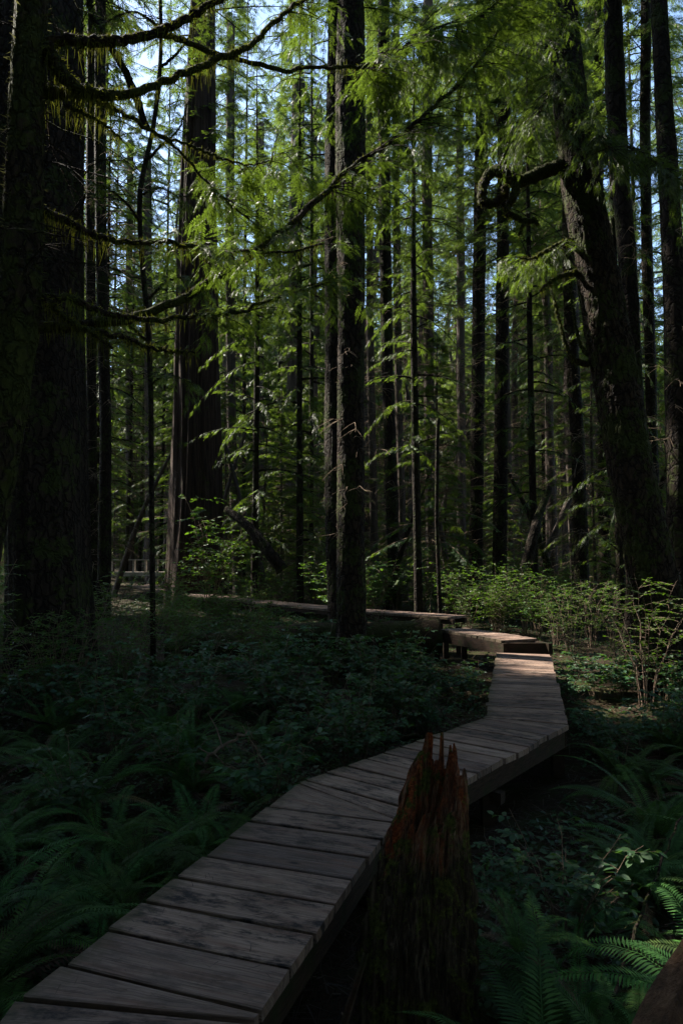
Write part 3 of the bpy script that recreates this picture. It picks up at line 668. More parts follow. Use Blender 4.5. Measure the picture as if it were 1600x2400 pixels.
o, P = limb(tG, bG, z3([(1010, 1440), (940, 1440), (880, 1390), (840, 1300), (810, 1180), (780, 1060), (750, 960)]), 10.9, 10.9, .055, .018, gG, 300, .1)
o, P = limb(tG, bG, z3([(1000, 1390), (950, 1350), (915, 1250), (890, 1100), (870, 950)]), 10.9, 11.2, .04, .014, gG, 200, .1)
# needle sprays hanging in front of G
for pts, n_, d_ in (([(850, -420), (780, -300), (700, -120), (640, 40)], 34, 9.6), ([(860, -150), (960, -60), (1060, 40), (1120, 160)], 34, 9.4), ([(800, -500), (600, -520), (380, -500), (150, -430), (-60, -330)], 60, 9.0), ([(1100, 60), (1250, 120), (1400, 210), (1520, 330)], 40, 9.3)):
    o, P = limb(tG, bG, z3([(880, pts[0][1] - 60)] + pts), 10.8, d_, .035, .008, gG, 120, .08); twig_sprays(o, bG, P, gG, .25, int(n_ * 1.4), 1.1, T_FINE, .16)
mm = MB(); k = (axG[:, 2] > -.3) & (axG[:, 2] < 10); moss_on(mm, spline(axG[k], 60), np.interp(np.linspace(0, 1, 60), np.linspace(0, 1, k.sum()), rG[k]), gG, 3000, .10, .04, .35); mm.build('moss', M['moss_gray'], tG, bG)
# H, I on the right
tH, *_ = top_tree('hemlock_tree', 'straight dark trunk partly hidden behind the leaning tree on the right', 'tree',
    [(1458, 1580), (1460, 1350), (1462, 1100), (1448, 700), (1422, 400), (1408, 100), (1402, -150)], 13.5, [46, 42, 40, 38, 41, 42, 36], 'bark_dark', 'plate', 13.5, CR_HI[1], .8, DEAD_LO[1], 28, 120, .08, .5, .6, seed=7)
tI, *_ = top_tree('hemlock_tree', 'dark trunk standing at the right edge of the view', 'tree',
    [(1572, 1560), (1564, 1300), (1556, 900), (1540, 500), (1524, 250), (1512, 0), (1508, -150)], 12.0, [62, 58, 52, 44, 38, 36, 32], 'bark_dark', 'plate', 12.8, CR_HI[0], .75, DEAD_LO[0], 28, 120, .08, .4, .6, seed=8)
# middle-distance trunks measured one by one: (display points bottom first, distance, width, label)
mids = [
    ([(672, 1300), (674, 800), (690, 0)], 40, 31, 'cedar-brown straight trunk halfway between the big cedar and the centre pair'),
    ([(905, 1300), (893, 950), (884, 600), (880, 100)], 26, 27, 'thin dark trunk first to the right of the centre pair'),
    ([(860, 1290), (850, 800), (848, 300)], 30, 17, 'very slim trunk close beside the right flank of the centre tree'),
    ([(925, 1290), (915, 900), (908, 300)], 30, 17, 'slim pole-like trunk just right of the thin dark trunk'),
    ([(990, 1300), (985, 950), (980, 400)], 31, 24, 'trunk with dead twigs midway between the centre tree and the tall twin trunks'),
    ([(1060, 1290), (1058, 900), (1056, 300)], 36, 18, 'pale-lit slim trunk standing left of the tall twin trunks'),
    ([(1092, 1310), (1096, 900), (1104, 350), (1108, 0)], 24, 29, 'left one of the tall twin trunks that flank the view past the curled limb'),
    ([(1146, 1310), (1152, 800), (1156, 350), (1158, 0)], 23, 29, 'right one of the tall twin trunks that flank the view past the curled limb'),
    ([(1172, 1300), (1166, 1100), (1160, 800), (1158, 300)], 30, 17, 'thin trunk lit on one side, close right of the tall twin trunks'),
    ([(1262, 1290), (1258, 900), (1246, 500)], 38, 15, 'pale thin trunk in the sunlit gap left of the leaning tree'),
    ([(1335, 1345), (1328, 1050), (1312, 800), (1305, 600)], 21, 29, 'dark bare trunk standing nearest the left side of the leaning tree'),
    ([(1388, 1320), (1384, 900), (1372, 500)], 25, 24, 'dim trunk half covered by the lower part of the leaning tree'),
    ([(345, 1270), (342, 900), (338, 300)], 45, 18, 'slim black trunk just left of the big cedar'),
    ([(212, 1000), (208, 500), (210, 200)], 23, 20, 'slender trunk right of the massive dark trunk in the upper left'),
    ([(240, 1300), (244, 1000), (236, 700), (230, 300)], 21, 26, 'mossy trunk in front of the footbridge'),
    ([(300, 1270), (296, 800), (300, 300)], 46, 15, 'thin trunk rising behind the footbridge railing'),
    ([(545, 1290), (532, 1000), (528, 600)], 33, 21, 'grey trunk close on the right of the big cedar'),
    ([(600, 1280), (598, 800), (600, 300)], 46, 15, 'thin far trunk right of the big cedar among low hemlocks'),
    ([(1010, 1400), (1002, 1200), (1004, 1000), (1010, 850)], 17, 9, 'dead sapling pole rising behind the upper boardwalk'),
    ([(1500, 1300), (1494, 900), (1480, 400)], 22, 24, 'trunk seen between the leaning tree and the right edge trunk'),
    ([(728, 1280), (722, 800), (722, 400)], 44, 13, 'hair-thin far trunk just left of the centre pair'),
]
for i, (pts, d, wpx, lab) in enumerate(mids):
    slim = 'sapling' in lab
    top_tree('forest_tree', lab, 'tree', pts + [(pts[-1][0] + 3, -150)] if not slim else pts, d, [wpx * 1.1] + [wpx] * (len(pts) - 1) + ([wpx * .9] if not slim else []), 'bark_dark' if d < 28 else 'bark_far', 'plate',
             None if slim else (20 if i in (13, 14) else g.uniform(10, 17)), None if slim else CR_MID[i % 3], g.uniform(.8, 1.05), None if slim else DEAD[i % 3], 16, 60, .07, .3, .5, 'trees of the middle distance', seed=20 + i, z_top=5.2 if slim else g.uniform(29, 33))

# ------------------------------------------------------------------ forest behind: whole trees copied from a few kinds
protos = []
for i in range(5):
    gg = np.random.default_rng(200 + i); r0 = [.16, .22, .30, .20, .42][i]; h = 30 + 3 * i
    P = [np.array([gg.normal(0, .22) * k ** .8, gg.normal(0, .22) * k ** .8, -.3 + (h + .3) * k / 5]) for k in range(6)]
    t = thing('background_tree', (0, 0, 0), 'slender straight conifer in the crowd of trunks and crowns that fills the distance', 'tree', 'conifers crowding the distance')
    trunk_mb(P, [r0 * 1.05, r0, r0 * .85, r0 * .65, r0 * .4, r0 * .08], 12, 46, 'plate', .35, .5, .07, 60 + i).build('trunk', M['bark_far'], t)
    add_crown(t, CR_MID[i % 3], (P[2][0], P[2][1], 8.5 + i * .6), (1.0, 1.0, (h - 8.5) / 21), i); part('dead_branches', DEAD[i % 3], t, (0, 0, .5), 1, i)
    protos.append(t)
unders = []
for i in range(3):
    t = thing('young_hemlock', (0, 0, 0), 'small feathery understorey hemlock filling gaps among the trunks', 'tree', 'young hemlocks under the tall trees')
    h = 9 + i; trunk_mb([(0, 0, -.2), (.05, 0, h * .5), (0, .06, h)], [.07, .05, .01], 8, 24, 'plate', .3, .2, .06, 80 + i).build('trunk', M['bark_far'], t)
    add_crown(t, CR_UN[i], (0, 0, 0), 1, i); unders.append(t)
taken = [(p[0], p[1], 1.4) for p in [bA, bB, bC, bE, bE2, bG]] + [(D(pts[0][0], 1300, d)[0], d, 1.0) for pts, d, _, _ in mids]
def free(x, y, r):
    if walk_dist(np.array(x), np.array(y)) < .9 + r * .4: return False
    if abs(y - 40.5) < 1.6 and -17 < x < -9: return False
    return all((x - a) ** 2 + (y - b) ** 2 > (r + c) ** 2 * .5 for a, b, c in taken)
LIT = [(3.5, 17, 1.2), (5, 18, 1), (2, 20, 1.5), (6, 24, 3), (3, 30, 4), (1, 40, 6), (8, 40, 6), (12, 36, 5), (-4, 32, 5)]
def shades(x, y, h, m=1.9):
    for a, b, c in LIT:
        k = (x - a) * SUN[0] + (y - b) * SUN[1]; k /= SUN[0] ** 2 + SUN[1] ** 2
        if k > .5 and c + k * SUN[2] < h and math.hypot(x - a - k * SUN[0], y - b - k * SUN[1]) < m: return True
    return False
used = set(); g = np.random.default_rng(91); n = 0; tries = 0
while n < 92 and tries < 6000:
    tries += 1; y = 27 + 55 * g.random() ** .75; x = g.uniform(-.62, .62) * y
    if not free(x, y, 1.3) or shades(x, y, 30) or (-14 < x < 9 and 32 < y < 56 and g.random() < .62): continue
    taken.append((x, y, 1.3)); i = int(g.choice(5, p=[.28, .26, .16, .22, .08])); t = protos[i] if i not in used else copy_tree(protos[i]); used.add(i)
    t.location = (x, y, float(ground_z(np.array(x), np.array(y)))); s = g.uniform(.85, 1.15); t.scale = (s, s, s * g.uniform(.95, 1.1)); t.rotation_euler = (g.normal(0, .028), g.normal(0, .028), g.uniform(0, 6.28)); n += 1
# bushier hemlocks standing between the big trunks
bush = [((292, 1240), 45, 1.1, 1.5, 'bushy hemlock filling the gap between the massive left trunk and the big cedar'),
        ((585, 1250), 24, .72, 1.1, 'feathery hemlock between the big cedar and the centre pair'),
        ((690, 1250), 24, .70, 1.2, 'taller hemlock crowding the left side of the centre pair'),
        ((960, 1260), 19.5, .58, .95, 'hemlock with dark layered sprays just right of the centre tree'),
        ((1225, 1260), 21, .60, 1.0, 'hemlock with brownish sprays under the curled limb'),
        ((1420, 1260), 18, .52, 1.05, 'hemlock seen past the right flank of the leaning tree'),
        ((150, 1240), 26, .75, .8, 'bushy hemlock behind the massive left trunk'),
        ((322, 1240), 49, 1.1, 1.6, 'tall hemlock right behind the footbridge'),
        ((235, 1240), 30, .8, 1.3, 'tall hemlock left behind the footbridge, close to the massive dark trunk'),
        ((560, 1240), 40, 1.25, 2.35, 'towering dense spruce between the big cedar and the cedar-brown trunk'),
        ((640, 1240), 52, 1.6, 2.9, 'towering far spruce right of the cedar-brown trunk'),
        ((250, 1240), 58, 1.7, 3.1, 'towering far spruce behind the footbridge'),
        ((160, 1240), 37, 1.3, 2.3, 'towering spruce showing right of the massive dark trunk'),
        ((370, 1240), 50, 1.5, 2.8, 'towering far spruce showing left of the big cedar'),
        ((715, 1240), 34, 1.05, 2.1, 'tall dense spruce against the left flank of the centre pair'),
        ((520, 1240), 56, 1.6, 3.0, 'towering far spruce close right of the big cedar'),
        ((222, 1240), 31, 1.0, 2.0, 'tall dense spruce between the massive dark trunk and the slim crooked tree'),
        ((1475, 1240), 33, 1.15, 2.1, 'tall dense spruce seen between the leaning tree and the trunk at the right edge'),
        ((1555, 1240), 40, 1.3, 2.4, 'towering spruce behind the trunk at the right edge'),
        ((1250, 1240), 44, 1.2, 2.5, 'towering spruce beyond the curled limb'),
        ((430, 1240), 33, .9, 1.5, 'broad hemlock half hidden behind the big cedar')]
for i, (px, d, sr, sh, lab) in enumerate(bush):
    p = D(*px, d); z = float(ground_z(np.array(p[0]), np.array(d))); t = thing('bushy_hemlock', (p[0], d, z), lab, 'tree', 'bushy hemlocks between the trunks', i)
    h = 17 * sh + 1.5; trunk_mb([(0, 0, -.2), (.08, .05, h * .5), (0, .1, h)], [.13, .09, .015], 10, 36, 'plate', .3, .3, .06, 140 + i).build('trunk', M['bark_dark'], t)
    add_crown(t, CR_HI[i % 2], (0, 0, [3.4, 2, 2.5, 4.5, 3.5, 1.5, 1.5, 5, 5, 6, 6, 6, 7, 6, 7, 6, 3][i] if i < 17 else 3), (sr, sr, sh * .95), i); taken.append((p[0], d, 1.2))
used = set(); n = 0; tries = 0
while n < 95 and tries < 6000:
    tries += 1; y = 21 + 36 * g.random(); x = g.uniform(-.58, .58) * y
    px_ = 784 + x / y * 1568
    if not free(x, y, 1.0) or shades(x, y, 10, 1.6) or (190 < px_ < 395 and y < 39.5) or (830 < px_ < 1300 and y < 45 and g.random() < .6): continue
    taken.append((x, y, 1.0)); i = int(g.integers(3)); t = unders[i] if i not in used else copy_tree(unders[i]); used.add(i)
    t.location = (x, y, float(ground_z(np.array(x), np.array(y)))); s = g.uniform(.55, 1.45); t.scale = (s,) * 3; t.rotation_euler = (g.normal(0, .03), g.normal(0, .03), g.uniform(0, 6.28)); n += 1

# far wood that reads as one mass
lv, tr = MB(), MB(); g = np.random.default_rng(301)
for k in range(230):
    y = g.uniform(80, 140); x = g.uniform(-.75, .75) * y; zg = float(ground_z(np.array(x), np.array(y))); h = g.uniform(26, 40)
    tr.tube([(x, y, zg - .5), (x, y, zg + h)], [.28, .05], 6, cap=False)
    m = 620; u = g.random(m) ** .9; z = zg + 1 + (h - 1) * u; rad = 3.4 * (1.05 - u) * np.sqrt(g.random(m)); a = g.uniform(0, 6.283, m)
    O = np.stack([x + np.cos(a) * rad, y + np.sin(a) * rad, z], -1); X = np.stack([np.cos(a), np.sin(a), g.uniform(-.7, 0, m)], -1)
    lv.inst(T_FAR, O, X, np.array([0, 0, 1.]) + g.normal(0, .4, (m, 3)), g.uniform(1.8, 3.2, m))
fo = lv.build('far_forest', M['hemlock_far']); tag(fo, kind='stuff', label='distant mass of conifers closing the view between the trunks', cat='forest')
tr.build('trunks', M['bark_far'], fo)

# unseen wood round the viewpoint, overhead, left and behind; clumps placed to shape light
def in_view(O, pad=.06):
    y = O[:, 1]; u = O[:, 0] / np.maximum(y, .1); v = (O[:, 2] - EYE) / np.maximum(y, .1)
    return (y > 0) & (np.abs(u) < .53 + pad) & (v < .90 + pad)
GAPS = [((1.2, 7.5, 8.0), 2.4), ((3.0, 15.5, 1.0), .5), ((4.6, 17, 1.4), .6), ((2.2, 18, 1.5), .7), ((6.0, 16, 1.4), .5), ((3.4, 13.6, .3), .3), ((4.4, 9.5, 1.2), 1.1), ((.4, 3.35, 1.0), .35), ((1.7, 9.5, 9.5), 1.6), ((.1, 13, 3), .9), ((2.5, 9.6, 0), .3), ((1.5, 7.2, 0), .3), ((-2.5, 4.3, .3), .2), ((1.9, 3.7, .3), .25), ((-1.2, 5.6, .3), .2), ((3.6, 10, 6), 1.5), ((4.2, 10.7, 2.6), .45), ((-1.5, 5.2, 6.2), 2.3), ((.8, 3.35, .5), .12), ((-2, 30, 6), 3)]  # spots kept sunny: unseen clumps on their sun ray are removed
lv, tr = MB(), MB(); g = np.random.default_rng(401)
NC = 6800
O = np.stack([g.uniform(-34, 24, NC), g.uniform(-24, 19, NC), g.uniform(10, 27, NC)], -1)
O = O[~in_view(O, .16)]
hole = np.hypot(O[:, 0] - .6, O[:, 1] - 3.5) < 12.0  # canopy opened overhead to let skylight down
def lands(O): q = O - SUN * (O[:, 2:3] / SUN[2]); return (q[:, 0] > -4.5) & (q[:, 0] < 4.5) & (q[:, 1] > -.5) & (q[:, 1] < 10.5)
O = O[~hole | (g.random(len(O)) < .02)]
q = np.stack([g.uniform(-4.5, 4.5, 1300), g.uniform(-.5, 10.5, 1300), np.zeros(1300)], -1); ex = q + SUN * (g.uniform(13, 27, (1300, 1)) / SUN[2])  # extra unseen clumps added up-sun to keep the foreground in shade
q2 = np.stack([g.uniform(-9, 9, 1100), g.uniform(10.5, 22, 1100), np.zeros(1100)], -1); ex = np.vstack([ex, q2 + SUN * (g.uniform(10, 28, (1100, 1)) / SUN[2])])
O = np.vstack([O, ex[~in_view(ex, .16)]])
for c, r_ in GAPS:
    v = O - np.array(c); along = v @ SUN; perp = np.linalg.norm(v - along[:, None] * SUN, axis=1); O = O[~((along > 0) & (perp < r_ + .6))]
for o in O:
    m = 11; a = g.uniform(0, 6.283, m)
    P = o + g.normal(0, .55, (m, 3)) * [1.1, 1.1, .35]; X = np.stack([np.cos(a), np.sin(a), g.uniform(-.6, 0, m)], -1)
    lv.inst(T_FAR, P, X, np.array([0, 0, 1.]) + g.normal(0, .3, (m, 3)), g.uniform(.9, 1.7, m))
NL = 5200  # low unseen clumps added to cut light from the sides
O = np.stack([g.uniform(-42, 36, NL), g.uniform(-36, 19, NL), g.uniform(0, 15, NL)], -1); rad = np.hypot(O[:, 0], O[:, 1] - 3)
O = O[~in_view(O, .20) & (rad > 12.5) & ((O[:, 1] < 8) | (np.abs(O[:, 0]) > 13))]
O = O[~((O[:, 0] * .6 - O[:, 1] * .8 > 4) & (g.random(len(O)) < .6))]
for c, r_ in GAPS:
    v = O - np.array(c); along = v @ SUN; perp = np.linalg.norm(v - along[:, None] * SUN, axis=1); O = O[~((along > 0) & (perp < r_ + .6))]
for o in O:
    m = 9; a = g.uniform(0, 6.283, m)
    P = o + g.normal(0, .6, (m, 3)) * [1.1, 1.1, .45]; X = np.stack([np.cos(a), np.sin(a), g.uniform(-.6, 0, m)], -1)
    lv.inst(T_FAR, P, X, np.array([0, 0, 1.]) + g.normal(0, .6, (m, 3)), g.uniform(1.0, 2.0, m))
for k in range(40):
    x, y = g.uniform(-34, 16), g.uniform(-22, 19)
    if abs(x) < max(3.0, .72 * y + 2.2) and y > -3: continue
    tr.tube([(x, y, -.8), (x + g.normal(0, .3), y + g.normal(0, .3), 28)], [g.uniform(.2, .5), .06], 10, cap=False)
sw = lv.build('surrounding_shade_wood', M['hemlock']); tag(sw, kind='stuff', label='unseen wood canopy around the viewpoint, overhead and left, shaped to shade the foreground', cat='forest')
tr.build('trunks', M['bark_dark'], sw)

# ------------------------------------------------------------------ stump
def stump():
    d = 3.35; b = D(958, 2290, d); b[2] = float(ground_z(np.array(b[0]), np.array(b[1])))
    t = thing('tree_stump', b, 'broken rotten stump with jagged red-brown top beside the boardwalk', 'stump')
    na, nz = 200, 120; th = np.arange(na) * 2 * math.pi / na; g = np.random.default_rng(9)
    prof = [(2290, 838, 1082), (2150, 845, 1080), (2000, 862, 1078), (1900, 888, 1076), (1850, 907, 1074), (1790, 928, 1072), (1767, 937, 1068), (1740, 950, 1060), (1713, 960, 1054), (1640, 966, 1046)]
    zs = np.array([D(0, y, d)[2] for y, _, _ in prof]) - b[2]; cx = np.array([D((l + r_) / 2, y, d)[0] for y, l, r_ in prof]) - b[0]; rw = np.array([Wd(r_ - l, d) / 2 for _, l, r_ in prof])
    zs[0] = -.15
    # ragged top: height of the rim by angle (angle -pi/2 faces the viewer)
    sn = np.sin(th); base = 1.14 + .03 * np.clip(sn, 0, 1) - .24 * np.clip(-sn - .1, 0, 1) ** .8
    def wn(f, o): return vn(np.stack([np.cos(th) * f + o, np.sin(th) * f, th * 0 + o], -1))
    top = base + .14 * (wn(3.5, 5) - .5) + .10 * (wn(10, 4) - .5)
    for a, wd, h in ((2.15, .30, .17), (1.9, .10, .04), (1.22, .11, .19), (.55, .34, .07), (2.95, .08, .07)):
        dd = np.abs((th - a + math.pi) % (2 * math.pi) - math.pi); top += h * np.clip((wd - dd) / .05 + .5, 0, 1)
    top = np.clip(top, .80, 1.31); st = .045; top = .5 * top + .5 * np.round(top / st) * st
    u = np.linspace(0, 1, nz)[:, None] ** .9; Z = -.15 + (top[None] + .15) * u
    cxz = np.interp(Z, zs, cx); r0 = np.interp(Z, zs, rw) * (1 - .06 * np.clip((Z + .1) / .3, 0, 1) - .17 * np.clip((Z - .3) / .6, 0, 1))
    f1 = vn(np.stack([np.cos(th)[None] * 5 + Z * .2, np.sin(th)[None] * 5 + 0 * Z, Z * .9], -1)); f2 = vn(np.stack([np.cos(th)[None] * 15 + Z * .3, np.sin(th)[None] * 15 + 0 * Z, Z * 2.6], -1)); f3 = fbm(np.stack([np.cos(th)[None] * 26 + 0 * Z, np.sin(th)[None] * 26 + 0 * Z, Z * 14], -1), 3)
    r = r0 * (1 + (f1 - .5) * .34 + (f2 - .5) * .34 + (f3 - .5) * .34)
    V = np.stack([cxz + np.cos(th)[None] * r, np.sin(th)[None] * r * .95, Z], -1)
    # broken fibrous top: from the rim in to a rough core
    ni = 30; rho = 1 - np.linspace(0.03, 1, ni)[:, None] ** 1.3; cz = .86
    fib = vn(np.stack([np.cos(th)[None] * rho * 7 + 3, np.sin(th)[None] * rho * 7, 0 * rho + 0 * th[None]], -1)) - .5
    Zi = cz + (top[None] - cz) * rho ** 3.0 - .05 * (1 - rho ** 8) + fib * .22 * np.sin(np.pi * np.clip(rho, 0, 1)) ** .5
    Zi = np.where(rho < .02, cz - .1, Zi); Zi = np.minimum(Zi, top[None] - .01 * (1 - rho)) if False else Zi
    ri = r[-1][None] * rho; cxi = np.interp(np.clip(Zi, 0, 1.3), zs, cx)
    Vi = np.stack([cxi + np.cos(th)[None] * ri, np.sin(th)[None] * ri * .95, Zi], -1)
    A = np.concatenate([V, Vi], 0); n = len(A); i = np.arange(n - 1)[:, None]; j = np.arange(na)[None]; k = (j + 1) % na
    mb = MB(); mb.add(A, np.stack([i * na + j, i * na + k, (i + 1) * na + k, (i + 1) * na + j], -1)); mb.ng.append([(n - 1) * na + x for x in range(na)])
    mb.build('trunk', M['stump'], t)
    mm = MB(); N = 3600; ii = g.integers(3, nz - 6, N); jj = g.integers(0, na, N); O = V[ii, jj]; Nn = np.stack([np.cos(th[jj]), np.sin(th[jj]), 0 * th[jj]], -1)
    keep = fbm(O * 7 + 3, 2) > .53; O, Nn = O[keep], Nn[keep]; X = Nn * .7 + np.array([0, 0, -.6]) + g.normal(0, .4, O.shape)
    mm.inst((T_STRIP[0] * [1, 2.2, 1], T_STRIP[1]), O, X, Nn + g.normal(0, .3, O.shape), g.uniform(.006, .017, len(O))); mm.build('moss', M['moss'], t)
    return t, b
tS, bS = stump()

# fallen log and other dead wood
P = spline([D(1010, 1432, 14.2), D(900, 1440, 14.2), D(700, 1445, 14.3), D(520, 1462, 14.6), D(400, 1480, 15.0)], 60); P[:, 2] -= .24
lg = thing('fallen_log', P[30], 'long moss-topped fallen log lying between the centre tree and the upper boardwalk', 'log')
mb = MB(); n_ = len(P); mb.tube(P, .36 * (1 + .18 * (fbm(np.stack([np.arange(n_) * .16, np.zeros(n_), np.zeros(n_)], -1)) - .5)), 20, .07); mb.build('trunk', M['log'], lg, P[30])
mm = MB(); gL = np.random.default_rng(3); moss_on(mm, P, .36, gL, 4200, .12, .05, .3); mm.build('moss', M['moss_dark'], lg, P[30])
# tree foot leaning in at the lower right corner
P = np.array([S(1775, 2060, 1.9), S(1735, 2170, 1.87), S(1695, 2280, 1.83), S(1650, 2380, 1.8), S(1580, 2560, 1.75)])[::-1]
rt = thing('tree_root', P[0], 'weathered orange-brown root buttress rising in the lower right corner', 'root')
mb = MB(); PP = spline(P, 50); mb.tube(PP, np.linspace(.12, .085, 50), 26, .0); 
v = mb.v[0]; c = np.repeat(PP, 26, 0); a = np.tile(np.arange(26), 50); fl = 1 + .45 * (vn(np.stack([np.cos(a * .2417) * 3, np.sin(a * .2417) * 3, np.repeat(np.arange(50), 26) * .05], -1)) - .5) + .22 * (vn(np.stack([np.cos(a * .2417) * 9, np.sin(a * .2417) * 9, np.repeat(np.arange(50), 26) * .12], -1)) - .5)
mb.v[0] = c + (v - c) * fl[:, None]; mb.build('trunk', M['root'], rt, P[0])
def stick(pts, r, label, name='fallen_branch', m='twig', grp=None):
    P = spline(pts, 24); P[1:-1] += np.random.default_rng(int(r * 1e5)).normal(0, r * .5, (22, 3)); t = thing(name, P[0], label, 'branch', grp)
    mb = MB(); mb.tube(P, np.linspace(r, r * .45, 24), 7, .2); mb.build('stem', M[m], t, P[0])
    gg = np.random.default_rng(len(pts) * 7 + int(r * 1000)); mb = MB()
    for k in range(4):
        i = int(gg.integers(6, 22)); d = norm(gg.normal(0, 1, 3) + [0, 0, .5]); l = r * gg.uniform(8, 20); mb.tube([P[i], P[i] + d * l * .5, P[i] + d * l + gg.normal(0, .1 * l, 3)], [r * .4, r * .3, r * .15], 4, cap=False)
    mb.build('twigs', M[m], t, P[0])
def G(x, y, h=.03): return np.array([x, y, float(ground_z(np.array(x), np.array(y))) + h])
stick([G(-.12, 2.25), G(.12, 2.6, .05), G(.22, 3.0, .06)], .022, 'pale broken stick lying in the litter at the foot of the stump', m='stem')
stick([G(-.2, 2.42, .05), G(.15, 2.32, .08), G(.55, 2.38, .05)], .055, 'thick dark red branch on the ground in front of the stump', m='beam')
stick([S(920, 1830, 4.2), S(860, 1950, 4.0), G(1.35, 3.2, .1)], .012, 'thin bare stick propped against the boardwalk edge behind the stump', m='stem') if False else None
stick([G(1.2, 3.2, .2), G(1.7, 3.9, .45), G(2.3, 4.6, .7)], .011, 'thin bare branch slanting through the ferns right of the stump', m='bark_dark')
stick([G(-3.4, 4.6, .2), G(-2.9, 4.4, .6), G(-2.3, 4.6, 1.2)], .014, 'dark bare branch slanting up through the ferns at the left edge', m='bark_dark')
gs = np.random.default_rng(62)
for k, (px, d, hh, lean) in enumerate(((470, 30, 9, .25), (628, 27, 7, -.3), (875, 24, 6, .35), (1040, 29, 10, -.22), (1200, 27, 8, .45), (1285, 25, 6, -.35), (960, 36, 12, .3), (260, 32, 8, .4), (1430, 24, 7, .3))):
    b = D(px, 1260, d); b[2] = float(ground_z(np.array(b[0]), np.array(d))) - .2; t = thing('dead_snag', b, 'grey broken snag tilting among the background trunks', 'tree', 'tilting snags in the background')
    P = spline([b, b + [lean * hh * .45 + gs.normal(0, .1), gs.normal(0, .3), hh * .5], b + [lean * hh, gs.normal(0, .5), hh]], 20); P = P - b; mb = MB(); mb.tube(P, np.linspace(gs.uniform(.10, .2), .05, 20), 9, .12); mb.build('trunk', M[['bark_far', 'bark_far', 'bark_dark'][k % 3]], t)
    dl = dead_limbs(.15 * hh, .9 * hh, 22, 1.6, gs, .012, 4)
    for v in dl.v: v[:, 0] += lean * v[:, 2]
    dl.build('dead_branches', M['twig'], t)
gs = np.random.default_rng(61)
for k in range(26):
    y = gs.uniform(6, 16); x = gs.uniform(-.5, .5) * y
    if walk_dist(np.array(x), np.array(y)) < 1.0: continue
    a = gs.uniform(0, 6.28); l = gs.uniform(.6, 1.8); stick([G(x, y, gs.uniform(.02, .3)), G(x + math.cos(a) * l * .5, y + math.sin(a) * l * .5, gs.uniform(.05, .35)), G(x + math.cos(a) * l, y + math.sin(a) * l, gs.uniform(.02, .6))], gs.uniform(.008, .028), 'bare fallen branch lying among the shrubs', m=['twig', 'stem', 'bark_dark', 'log'][k % 4], grp='fallen branches among the shrubs')
P = spline([D(520, 1170, 22), D(570, 1210, 21.5), D(620, 1270, 21), D(650, 1310, 21)], 24); t = thing('leaning_snag', P[-1], 'moss-covered snag leaning against the right of the big cedar', 'log'); mb = MB(); mb.tube(P, np.linspace(.12, .2, 24), 10, .15); mb.build('trunk', M['bark_dark'], t, P[-1])
P = spline([D(1210, 1300, 19), D(1225, 1230, 19), D(1238, 1180, 19.3), D(1262, 1120, 19.6)], 24); t = thing('leaning_snag', P[0], 'short dark snag leaning right beyond the shrubs, near the tall twin trunks', 'log'); mb = MB(); mb.tube(P, np.linspace(.17, .09, 24), 10, .15); mb.build('trunk', M['bark_dark'], t, P[0])

# ------------------------------------------------------------------ ferns
def frond(g, L, rise, out, w=.085, n=30, curl=1.0):
    s = np.linspace(0, 1, n); ang0 = rise; ang = ang0 - curl * s ** 1.3
    dx = np.cos(ang) * L / n; dz = np.sin(ang) * L / n; x = np.cumsum(dx) + out; z = np.cumsum(dz)
    P = np.stack([x, np.cumsum(g.normal(0, .003, n)), z], -1); T = norm(np.gradient(P, axis=0)); Yv = np.array([0, 1., 0]); N = np.cross(T, Yv)
    ww = w * np.clip(np.minimum((s + .03) / .22, 1) * (1 - s ** 2.6) + .04, .05, 1); rows = []
    tw = g.uniform(-.35, .35)
    for k in range(2, n):
        for sd in (1, -1):
            for h in (0., .5):
                p = P[k] - T[k] * h * L / n; d = norm(Yv * sd * math.cos(tw) + N[k] * (.16 + math.sin(tw) * sd) + T[k] * (.25 + .4 * s[k]))
                l = ww[k] * g.uniform(.9, 1.08); q = T[k] * (L / n) * .34
                rows += [p - q * .5, p + d * l * .35 - q * .55 - N[k] * 0, p + d * l - N[k] * l * .22, p + d * l * .35 + q * .6]
    mb = MB(); V, qd = rhombs(rows); mb.add(V, qd); mb.tube(P[::3], np.linspace(.004, .0015, len(P[::3])), 3, cap=False); return mb
def fern_mesh(seed, n, L, rise=(.7, 1.35), dead=5, curl=(1.3, 2.3)):
    g = np.random.default_rng(seed); A, B = MB(), MB()
    def put(M_, f, a):
        for v in f.v: M_.v.append(rot_z(v, np.full(len(v), a)))
        for q in f.q: M_.q.append(q + M_.n)
        M_.n += f.n
    for k in range(n):
        put(A, frond(g, L * g.uniform(.65, 1.1), g.uniform(*rise), .02, g.uniform(.07, .095), 30, g.uniform(*curl)), k * 2.399 + g.uniform(-.3, .3))
    for k in range(dead):
        put(B, frond(g, L * g.uniform(.6, .95), g.uniform(.25, .6), .02, .05, 22, g.uniform(1.2, 1.9)), g.uniform(0, 6.28))
    return A.mesh('fronds', M['fern']), B.mesh('dead_fronds', M['frond_dead'])
FERN = [fern_mesh(500, 13, .85), fern_mesh(501, 10, .75, (.6, 1.2)), fern_mesh(502, 16, .95, (.8, 1.4)), fern_mesh(503, 8, .65, (.8, 1.4), 2)]
def fern(i, x, y, s, rz, label, group=None, h=0.):
    t = thing('sword_fern', G(x, y, h), label, 'fern', group, rz); t.scale = (s,) * 3
    part('fronds', FERN[i][0], t); part('dead_fronds', FERN[i][1], t); return t
g = np.random.default_rng(77)
